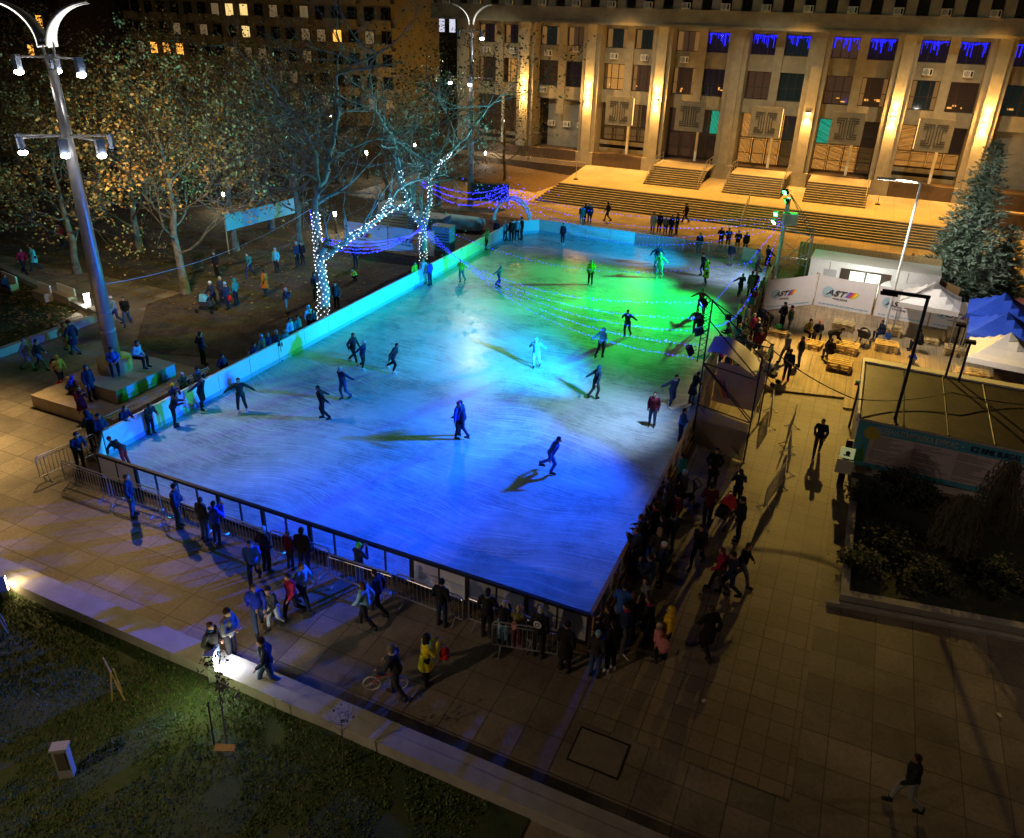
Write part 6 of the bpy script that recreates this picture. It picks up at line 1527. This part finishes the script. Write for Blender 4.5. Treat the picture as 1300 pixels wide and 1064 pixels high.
PEOPLE='''
i 308 523 SE arms dkg 0 char dbrn short 1 skater in dark green jacket with arms held out, near the left boards
i 223 541 NE lean char 0 dbrn blk short 1 skater in dark clothes clinging to the left boards near the stone plinth
i 258 520 E glide navy 0 navy dbrn short 1 blurred skater in navy leaning at the left boards, right of the clinging one
i 411 532 SW glide blk 0 blk blk short 1 black-clad skater with arms trailing back on the deep blue ice
i 437 507 S glide navy 0 jean lgrey beanie 1 skater in navy with pale cap next to the black-clad one
i 449 462 E walk char 0 blk dbrn short 1 left skater of the blurred pair at the middle left of the ice
i 461 469 E glide navy 0 char wht beanie .95 right skater of the blurred pair, with a white cap
i 499 473 E skate char 0 blk dbrn short 1 lone dark skater bent forward right of the blurred pair
i 580 555 E arms royal 0 blk mag beanie 1 skater in royal blue with magenta cap, holding a partner in the ice centre
i 588 555 W push navy 0 navy dbrn short 1 partner in navy of the skater with the magenta cap
i 698 600 E skate blue 0 blue navy short 1.05 big blurred blue skater casting a long black shadow near the lower ice centre
i 755 506 NE glide blk 0 char blk hood 1 black hooded skater on the pale ice right of the centre
i 827 541 S stand wine 0 jean dbrn short 1 skater in dark red top and jeans with a hand out, near the scaffold
i 851 518 SE glide navy 0 navy dbrn short 1.05 slim skater in navy behind the one in dark red
i 877 513 NE lean blk 1 jean brn short 1 skater in long black jacket and jeans leaning to the boards left of the scaffold
i 862 563 E cross blue 0 navy dbrn short 1 man in blue jacket leaning on the timber-topped boards below the scaffold
i 680 467 S glide sky 0 wht wht beanie 1 pale blurred skater in white and cyan at the ice centre
i 762 454 N glide sky 0 blk sky hood 1 skater in light blue hooded jacket and dark trousers
i 795 428 S glide navy 0 char dbrn short 1 skater in blue on the green ice between the light strings
i 749 361 S stand lime 0 blk sage beanie 1 blurred skater with lime sleeve casting a long dark shadow across the green ice
i 888 399 S arms crim 0 blk dbrn long 1 skater in crimson jacket with arms out near the right boards
i 895 362 W arms lime 1 char lime hood 1 skater in yellow-green coat with both arms out
i 891 350 SW glide navy 0 blk dbrn short 1 dark blue skater just behind the yellow-green coat
i 836 353 S glide cyan 0 cyan sky beanie 1.05 blurred cyan skater left of the yellow-green coat
i 832 338 SE skate navy 0 teal dbrn short 1 blurred darker skater behind the cyan one
i 926 337 S stand navy 0 grey wht beanie 1 skater with fluffy white hat beside the single white board
i 886 323 S stand navy 0 blk dbrn short 1 skater with red boots leaning at the far end boards
i 714 310 S stand navy 0 navy dbrn short 1 dark upright skater before the white far end boards
i 633 364 E glide grey 0 navy lgrey beanie .9 pale small skater at the left end of the light strings
i 586 358 S glide lime 0 teal lime short .95 blurred yellow-green skater near the far left boards
i 567 342 W stand char 0 blk dbrn short 1 dark skater standing at the green-lit left boards
i 617 317 E glide sage 0 char sage beanie 1 skater gliding along the far end of the left boards
i 630 306 S stand navy 0 blk dbrn short 1 first from the left of the skaters gathered in the far left corner
i 641 305 SE stand sky 0 navy wht beanie .9 second from the left in the far left corner, pale jacket
i 649 306 S stand char 0 blk dbrn short 1 third from the left in the far left corner, near the tubing
i 656 305 S stand sky 0 blk red beanie 1 fourth from the left in the far left corner, red cap
i 662 304 SW stand blk 0 blk blk beanie 1.05 rightmost of the skaters in the far left corner, all black
i 527 364 E stand lime 0 char dbrn short 1 skater with neon side at the bend of the left boards
i 538 360 S stand wht 0 lgrey blond short 1 person in white clothes at the left boards under the lit tree
i 546 362 W stand royal 0 navy dbrn short .95 blue-lit skater right of the white-clothed one
i 882 424 S glide char 0 blk dbrn short .95 dark blurred skater on the green ice just left of the mast lights
i 938 376 SE glide navy 0 char dbrn short .95 skater in dark blue reaching the entrance with one arm back
i 951 376 NW stand olive 1 blk brn short 1 skater in long olive coat by the entrance boards
i 961 345 W glide grey 0 char dbrn short 1 grey blurred skater at the far right corner
i 973 341 SW glide navy 0 blk dbrn short 1.05 dark skater bent at the far right corner under the mast
i 160 592 W climb char 0 red red beanie .9 person in red cap and red trousers hanging over the near board at the left corner
i 121 570 W cross navy 0 blk navy hood 1 man with hood standing inside the near left corner of the rink
h 92 548 E lean navy 0 blk navy beanie 1 onlooker in dark blue leaning on the barrier at the near left corner
h 123 527 E cross navy 0 blk navy beanie 1 onlooker in navy hood by the left barrier below the plinth
h 152 514 E lean navy 0 blk dbrn short 1 onlooker resting both arms on the left barrier beside the plinth
h 185 511 E lean dkg 0 blk dbrn short .9 onlooker in green bending behind the left barrier
h 217 487 E phone navy 0 blk gold pom .95 onlooker with yellowish hat collar at the left boards by the plinth
h 229 473 E phone dkg 0 blk lgrey short 1 bald onlooker in green jacket looking down at the left boards
h 248 466 E phone char 0 blk blk beanie 1 onlooker in dark padded jacket looking at a phone at the left boards
h 281 450 E pocket navy 0 blk blk beanie .9 onlooker in dark cap alone at the left boards above the clinging skater
h 315 440 E lean lgrey 0 blk dbrn short .8 pale-backed child at the left boards, first of the long row
h 322 436 E stand navy 0 blk dbrn short .9 small onlooker in navy second in the long row at the left boards
h 331 426 E stand olive 0 blk sky beanie 1 onlooker with light cap and olive jacket in the row at the left boards
h 339 423 E stand navy 0 blk grey short 1 onlooker in blue in the middle of the row at the left boards
h 350 420 E stand char 0 blk lgrey short 1 onlooker in dark coat near the end of the row at the left boards
h 361 418 E stand teal 0 blk lgrey short .9 last onlooker of the long row at the left boards
h 367 405 E stand sky 0 blk navy short 1 bluish onlooker of the pair left of the lit trunk
h 377 401 E stand teal 0 blk dbrn beanie 1 darker onlooker of the pair left of the lit trunk
h 391 389 E stand sky 0 blk sky hood 1 onlooker in light blue hood just left of the lit trunk
h 397 394 E stand char 0 blk dbrn short .9 small dark onlooker between the light blue hood and the lit trunk
f 108 534 E phone wine 1 blk dbrn short 1 woman in patterned wine-red coat standing at the front of the stone plinth
p 88 500 NE crouch royal 0 navy royal hood .75 child in bright blue crouching on the lower step of the plinth
p 118 508 E stand navy 0 navy navy hood .95 slim person in navy hood standing on the lower step of the plinth
f 76 500 E crouch red 0 blk dbrn short .75 child in red and black crouching left of the plinth
f 80 493 E walk beige 0 navy beige beanie 1 person with cream hat and backpack walking left of the plinth
f 37 471 NE walk grey 0 jeanl grey beanie 1 man in grey jacket and light jeans walking at the left edge
f 53 471 NE walk blk 0 jean blk short 1 man in black jacket walking beside the man in light jeans
f 87 448 E walk tan 0 tan brn long 1 woman in tan coat blurred beside her companion in long navy
f 97 450 W walk navy 1 jean dbrn beanie 1.05 companion in long navy coat beside the woman in tan
f 149 413 S walk sky 0 jean wht beanie 1 walker in light blue with pale cap behind the lamp post
f 163 413 SE walk blk 0 jean dbrn short 1 dark walker beside the light blue one behind the lamp post
s 157 478 SE sit blue 0 blk navy beanie 1 man in bright blue jacket sitting on the round drum of the plinth
s 181 470 E sit sky 0 blk navy short 1 person in pale blue sitting on the plinth with legs stretched to the right
f 259 463 N pocket navy 0 blk dbrn short 1.02 man in navy seen from behind on the dirt yard
f 273 391 S push navy 0 blk wht beanie 1 person behind the turquoise stroller with a white cap
f 283 386 E stand char 0 blk sage short 1 person with light green collar in the group by the stroller
f 290 393 W stand navy 0 navy sky beanie 1 person in navy with red and white bag in the group by the stroller
f 301 387 W stand teal 0 blk teal hood 1 teal-backed person at the right of the group by the stroller
f 276 352 S stand blk 0 blk dbrn short 1.05 dark figure under the leaves above the stroller group
f 318 352 S walk teal 0 navy dbrn short 1 teal figure walking under the leaves right of the stroller group
f 338 376 W stand org 1 navy dbrn short 1 person in orange coat standing in the dirt yard
f 364 398 NE phone navy 0 grey pink beanie .95 person with pinkish hat and dark grey trousers left of the orange fairy-lit trunk
f 352 346 S stand cyan 0 blk sky short 1 person in bright cyan jacket beneath the turquoise banner
f 385 336 S stand blk 0 blk dbrn short 1 dark person beside the pale trunk under the turquoise banner
f 378 338 E stand navy 0 blk sky beanie 1 person with a light cap beside the pale trunk
f 401 380 E stand navy 0 blk dbrn hood 1 dark onlooker hidden left of the fairy-lit trunk
f 428 392 S stand char 0 blk dbrn long 1 dark long-haired person right of the fairy-lit trunk
f 452 340 S stand navy 0 blk dbrn short 1 dark person beyond the blue strings by the plant yard banner
f 452 356 S crouch lime 0 blk dbrn short .8 crouching child with lime top and bright toy right of the left tree
f 32 347 E walk crim 0 blk dbrn short 1 walker in crimson on the path at the left edge
f 47 343 S walk cyan 1 navy dbrn short 1 walker in turquoise coat beside the crimson one
f 80 312 S stand red 0 blk dbrn short 1 person in red by the leaning plane tree
f 8 372 E sit navy 0 navy red beanie .95 person sitting on the white bench block at the left edge
f 170 655 NE stand navy 0 jean brn short 1.02 man in navy and jeans at the first near barrier on the left
f 228 669 NE cross navy 0 navy blk beanie 1.05 broad man in navy cap folding his arms at the near barriers
f 262 685 N stand char 0 jean brn short .98 onlooker in char grey left of the man holding his head
f 277 690 N phone royal 0 navy dbrn short 1 man in blue with both hands raised to his face at the near barriers
f 325 742 SE walk blue 0 navy navy short 1 blurred blue walker left of the broad pair at the near barriers
f 340 726 N pocket blk 0 blk sky beanie 1.02 man in black with pale cap facing the ice, left of the red child
f 370 722 N stand wine 0 char grey beanie .85 child in dark red jacket at the near barriers
f 388 730 N stand blk 0 navy dbrn short 1.05 tall dark man next to the child in dark red
f 457 742 N phone navy 0 jean neon beanie .9 child with glowing green hat band at the near barriers
f 330 800 SE walk royal 0 jean brn short 1 man in royal blue coming towards the kerb wall
f 351 797 S push char 0 lgrey blk beanie .95 person in dark jacket and pale trousers right of the royal blue man
f 374 784 S walk crim 0 blk dbrn short 1 walker in checked dark red jacket
f 386 772 E walk sky 0 navy brn short 1 blurred pale blue walker behind the checked red jacket
f 466 797 W walk sky 0 blk brn long .98 long-haired walker with pale turquoise jacket near the barriers
f 481 780 W walk navy 0 blk dbrn short 1 dark walker behind the pale turquoise jacket
f 276 851 E pocket char 0 jeanl brn short 1 man in dark grey jacket and light jeans by the lit bollard
f 296 838 E cross grey 0 blk dbrn beanie 1.06 man in grey sweater and open dark coat beside the light jeans
f 344 874 SW walk navy 0 jean dbrn beanie 1.06 tall man striding with his hood up, right of the lit bollard
f 505 885 W push char 0 char grey beanie 1.05 man in dark grey pushing the small bicycle
f 541 866 NE phone yel 1 blk blk hood 1 woman in bright yellow coat with black hair
f 561 794 N pocket blk 0 navy blk beanie 1 dark man standing alone at the near barriers above the yellow coat
f 618 808 N cross blk 0 blk dbrn short 1.03 man in black with a pale hem left of the two children
f 638 815 N phone blk 0 sky lgrey beanie .84 child with grey bobble cap and pale blue trousers
f 656 821 N phone olive 0 wine tan pom .84 child in olive coat with pink hood and pink shoes
f 683 833 N stand blk 0 blk lgrey short 1.06 man in black jacket with round pale emblem on its back
f 716 851 N stand blk 1 blk blk beanie 1.04 man in long black coat at the right end of the near barriers
f 754 858 N stand char 0 jean sky beanie .95 person with light blue knit cap at the near right corner
f 774 852 NW stand blk 0 blk blk short 1.05 black figure with white shoes beside the light blue cap
h 791 748 N lean blue 0 grey blk beanie 1 man in bright blue front jacket and grey trousers at the right corner
h 806 752 NW stand blk 0 blk brn short 1 dark person pressed beside the bright blue jacket
f 820 818 W phone blk 1 blk dbrn short 1 long dark figure with hands raised left of the yellow parka
f 844 832 W stand gold 0 blk gold hood 1.02 woman in golden yellow parka with hood
f 832 838 W stand pink 0 blk beige beanie .8 child with salmon backpack held before the yellow parka
f 895 832 NW walk blk 1 blk brn short 1.02 dark figure walking alone right of the yellow parka
h 829 706 W phone navy 0 jean dbrn beanie 1 man in blue-black leaning on the bright topped barrier
h 812 672 W phone char 0 navy brn short 1 man filming with a bright phone at the right boards
h 823 655 W lean blk 0 blk brn short 1 onlooker in black beside the filming man
h 843 657 W stand blk 0 char dbrn short 1.02 onlooker with dark back behind the filming man
h 856 650 NW stand navy 0 navy dbrn short 1 tall onlooker with grey scarf at the right boards
h 848 620 W stand char 0 blk dbrn long 1.05 big onlooker in black padded coat at the right boards
h 857 608 W lean navy 0 blk brn short 1 onlooker leaning over the timber top just below the blue-jacketed man
h 871 597 W stand char 0 blk sky beanie 1 onlooker behind the grey stroller
h 868 577 W stand teal 0 blk dbrn short 1 onlooker nearest the scaffold foot at the right boards
h 783 772 W lean blk 0 blk dbrn short .95 onlooker bending over the lowest stretch of the right boards
h 797 768 W stand navy 0 jean blk beanie 1 onlooker in navy cap just right of the near ice corner
h 822 735 SW stand grey 0 blk dbrn long .98 long-haired onlooker in grey below the man at the bright topped barrier
h 835 640 W phone blk 0 navy dbrn short 1 onlooker raising a phone above the filming man's shoulder
h 862 628 W stand wine 0 blk blk beanie .95 onlooker in wine jacket wedged behind the big padded coat
h 846 690 W cross navy 0 blk wht beanie 1 onlooker with white cap at the edge of the blue-shadowed crowd
h 838 672 NW pocket char 0 jean blond long 1 fair-haired onlooker among the dark jackets at the right boards
f 903 618 S pocket blk 1 blk dbrn long 1.02 woman in long black coat before the scaffold cover
f 896 668 N push wine 0 blk dbrn short 1.03 woman in dark red standing by the red-hooded stroller
f 933 645 N phone navy 0 blk dbrn short .98 man photographing with both hands up right of the stroller
f 936 686 W cross blk 0 blk dbrn beanie 1.02 man in black cap with arms folded in the lane
f 884 718 S walk blk 0 blk dbrn short .98 dark walker stepping out of the light patch in the lane
f 911 752 W walk crim 0 char brn short 1 walker with bright crimson scarf in the lower lane
f 925 756 W walk navy 0 navy dbrn beanie 1 walker in navy between the crimson scarf and the grey sleeve
f 938 742 E walk blk 0 grey brn short 1 walker with brown hair heading right in the lower lane
f 1036 577 S walk navy 0 char brn short 1.02 man in navy with bright blue vest walking down the lane
d 997 483 N stand navy 0 blk brn short 1.02 man in navy with red shoes at the front of the wooden terrace
d 1013 465 W pocket char 0 jean brn short 1 man in dark jacket and jeans looking down on the terrace
d 996 460 SW walk grey 0 char lgrey beanie 1 blurred walker with grey cap between the two men on the terrace
d 1000 424 W stand dkg 0 jean wine beanie 1.04 man in dark green jacket with wine cap before the left banner
d 991 418 SE pocket navy 0 blk dbrn beanie 1 person in blue-black talking with the man in dark green
d 965 384 SW stand olive 0 blk dbrn short 1 person in brown jacket at the left end of the banner
d 977 420 W stoop char 0 blk dbrn short 1 person in black bending over the green ball
t 1022 430 SE sit olive 0 blk blk beanie 1 person in olive sitting on a pallet, black cap
t 1036 432 S sit navy 0 navy pink pom 1 woman with pink bobble hat sitting on a pallet
d 1050 441 E stoop blk 0 navy dbrn short 1 person in black stooping over skates on the terrace
t 1053 458 NW sit blk 0 char brn short 1 man in black sitting at the near pallet tying skates
t 1118 432 SW sit navy 0 navy brn short 1 man in black jacket sitting beside the dark pram
t 1126 436 SW sit blue 0 blue brn short .65 small child in bright blue beside the man at the pram
t 1166 446 W sit blk 0 blk dbrn short 1 dark person sitting under the black lamp arm
d 1160 462 W crouch royal 0 grey brn short .7 child in royal blue crouching at the roof edge
h 984 352 S stand navy 0 red wht pom 1 person with white bobble hat and red bag under the far mast
h 962 345 SW stand wine 0 blk gold pom .95 person in dark red with yellowish cap at the entrance boards
h 943 382 SW stand yel 0 blk green beanie 1 person in yellow vest and green cap at the entrance
h 955 372 SW stand teal 0 navy brn hood 1 person in teal leaning at the right boards below the olive coat
h 961 366 W stand crim 0 blk dbrn short .9 small person in crimson between teal and brown jackets
h 947 404 W stand dkg 0 blk olive beanie 1 person in dark green below the yellow vest
h 959 398 W stand crim 0 blk beige short 1 blond person in dark red in the entrance crowd
h 964 404 SW stand char 0 blk beige beanie 1 person with cream cap in the middle of the entrance crowd
h 976 396 W stand blk 0 blk dbrn short 1 person in black bending before the green ball
h 974 407 SE stand char 0 blk lime beanie .7 child with lime cap held in front of the person in black
h 932 427 W lean neon 0 blk neon hood 1 person in neon green jacket with hood at the entrance
h 919 436 SE lean mag 0 blk brn short .9 child in magenta beside the neon green jacket
h 938 445 N stand sage 0 navy brn short .85 child in pale sage vest behind the neon green jacket
h 953 428 W stand char 0 jean dbrn short 1 person in char grey and jeans behind the neon green jacket
h 951 388 W stand grey 0 blk brn short 1 person in grey between the yellow vest and the dark red jacket
h 969 388 S stand navy 0 jean dbrn long .98 long-haired person in navy before the left end of the banner
h 930 412 W lean dkg 0 blk dbrn short 1 person in dark green leaning to the boards under the scaffold stay
h 966 418 NW stand wine 0 blk grey beanie 1 person with grey cap in wine jacket left of the green ball
h 945 418 S phone char 0 blk dbrn short 1 person in char jacket with raised hands amid the entrance crowd
h 968 440 S walk tan 0 jean dbrn short 1 person in tan jacket walking past the lavender pram
h 926 448 W stand char 0 blk blk beanie 1 person in black cap beneath the neon green jacket
h 981 436 W stand sage 0 blk blond bun 1 person in sage green jacket with fair bun near the lavender pram
h 940 412 SW stand teal 0 blk gold beanie .9 person in teal with yellow cap beside the dark stay of the scaffold
f 738 285 S stand teal 0 teal dbrn short 1 onlooker in teal at the left of the trio behind the far boards
f 742 283 E stand blk 0 blk dbrn short 1 onlooker in black in the middle of the trio behind the far boards
f 748 284 S stand navy 0 blk sky hood 1 onlooker with pale hood in the trio behind the far boards
f 771 281 W walk char 0 char dbrn short 1 walker passing alone before the wide dark steps
f 828 296 S stand wht 1 blk brn short 1 onlooker in white coat behind the see-through boards
f 836 296 S stand blk 0 blk dbrn short 1 onlooker in black right of the white coat
f 844 298 S stand lgrey 0 navy dbrn short .95 onlooker in grey in the middle of the far five
f 851 299 SE stand navy 0 blk dbrn short 1 fourth of the far five, dark blue
f 858 298 SW stand char 0 blk brn short 1.04 rightmost of the far five behind the boards
f 870 283 W walk blk 0 blk dbrn short 1.04 dark walker close to the stair handrail
f 914 314 S lean navy 0 blk dbrn short 1 first from the left of those leaning on the far right barriers
f 923 315 S lean royal 0 blk dbrn short 1 second of those leaning on the far right barriers, blue-lit
f 935 318 S lean navy 0 blk dbrn beanie 1 third of those leaning on the far right barriers
f 945 320 S stand char 0 blk wht beanie .95 one with a white cap at the right end of the far barriers
f 1152 352 S walk brn 0 blk dbrn short 1.05 dark blurred figure by the plywood screen
h 1170 962 W walk char 0 lgrey brn short 1 blurred walker at the bottom right edge of the plaza
f 1110 352 W stand wine 0 blk dbrn short 1 person at the lit window of the white cabin
f 1050 372 N stand blk 0 blk dbrn short 1 dark person at the left of the lit cabin window
'''
random.seed(77)
for ln in PEOPLE.strip().split('\n'):
    w=ln.split(' ',12)
    # mode px py face pose top coat leg hairc hairk scale label...
    md,px,py,fc,ps,tp,ct_,lg_,hc,hk,scl=w[:11]; lb=' '.join(w[11:]); px=float(px); py=float(py); s=float(scl)
    z={'i':.035,'f':.0,'h':.0,'d':.09,'t':.09,'p':.62,'s':.0}[md]
    if md=='h':
        hz=rig(ps)['head'].z*s+.08; onDeck = px>915 and py<470
        q=G(px,py,hz+(.09 if onDeck else 0)); q.z=.09 if onDeck else .0
    elif md=='s': q=Vector((cx_-.25+(.55 if px<170 else .95),cy_-.05+(-.45 if px<170 else .42),1.87-.50+.08))
    else: q=G(px,py,z)
    if md=='i' : q.z=.035
    if md=='t': q.z=.09
    o=person(q,fc,ps,tp,int(ct_),lg_,hc,hk,s*random.uniform(.97,1.02),lb,skates=(md=='i'),shoe='wht' if (md=='i' and random.random()<.35) or 'white shoes' in lb else 'red' if 'red shoes' in lb or 'red boots' in lb else 'pink' if 'pink shoes' in lb else 'char')
bag(G(545,862)+V(.42,.12,0),1.0,'red','red handbag carried by the woman in yellow',.36,0,R(60),'handbag')
bag(G(832,838)+V(.22,-.28,0),.88,'pink','salmon pink school backpack on the child before the yellow parka',.42)
bag(G(80,493)+V(-.22,-.02,0),1.25,'blk','black backpack on the walker with the cream hat',.38,0,R(90))
bag(G(656,821)+V(0,-.20,0),.95,'pink','pink bag between the shoulders of the child in olive',.24)
bag(G(292,392)+V(.25,-.15,0),.75,'red','red and white shopping bag of the person in navy by the stroller',.34,0,0,'shopping_bag')
bl_=thing('green_ball','shiny green ball-shaped helmet on the pallet near the left banner','ball',G(989,415,.5)); MB().ball((0,0,0),.2,14,10).build('shell',mat('helmet_green',(.02,.40,.14),.3),bl_,True); MB().tube([(.19*math.cos(a),.19*math.sin(a),-.05) for a in [i*PI/8 for i in range(17)]],.014,5,False).build('rim',M['black_metal'],bl_)
em=thing('back_emblem','round pale emblem on the back of the man in black jacket at the near barriers','emblem',G(683,833)+V(0,-.185,1.32)); MB().tube([(0,0,0),(0,-.012,0)],[.12,.12],18).build('disc',mat('emblem_pale',(.55,.6,.65),.6),em); MB().tube([(.06*math.cos(a),-.02,.06*math.sin(a)) for a in [i*PI/8 for i in range(17)]],.012,5,False).build('ring',M['black_metal'],em)
# litter on the lane
for i,(px,py) in enumerate(((875,634),(879,640),(868,659),(975,673),(893,890),(1268,908))):
    o=MB().add([(-.07,-.05,.02),(.06,-.04,.035),(.07,.05,.015),(-.05,.06,.04)],[(0,1,2,3)]).build('paper_scrap',mat('paper_white',(.7,.68,.62),.8),loc=G(px,py),rz=i); tag(o,['scrap of paper beside the stroller, upper one','scrap of paper beside the stroller, lower one','scrap of paper at the feet of the onlookers','crumpled white scrap in the middle of the lane','small pale scrap on the dark lower plaza','pale scrap lying alone at the right of the dark plaza'][i],'litter')
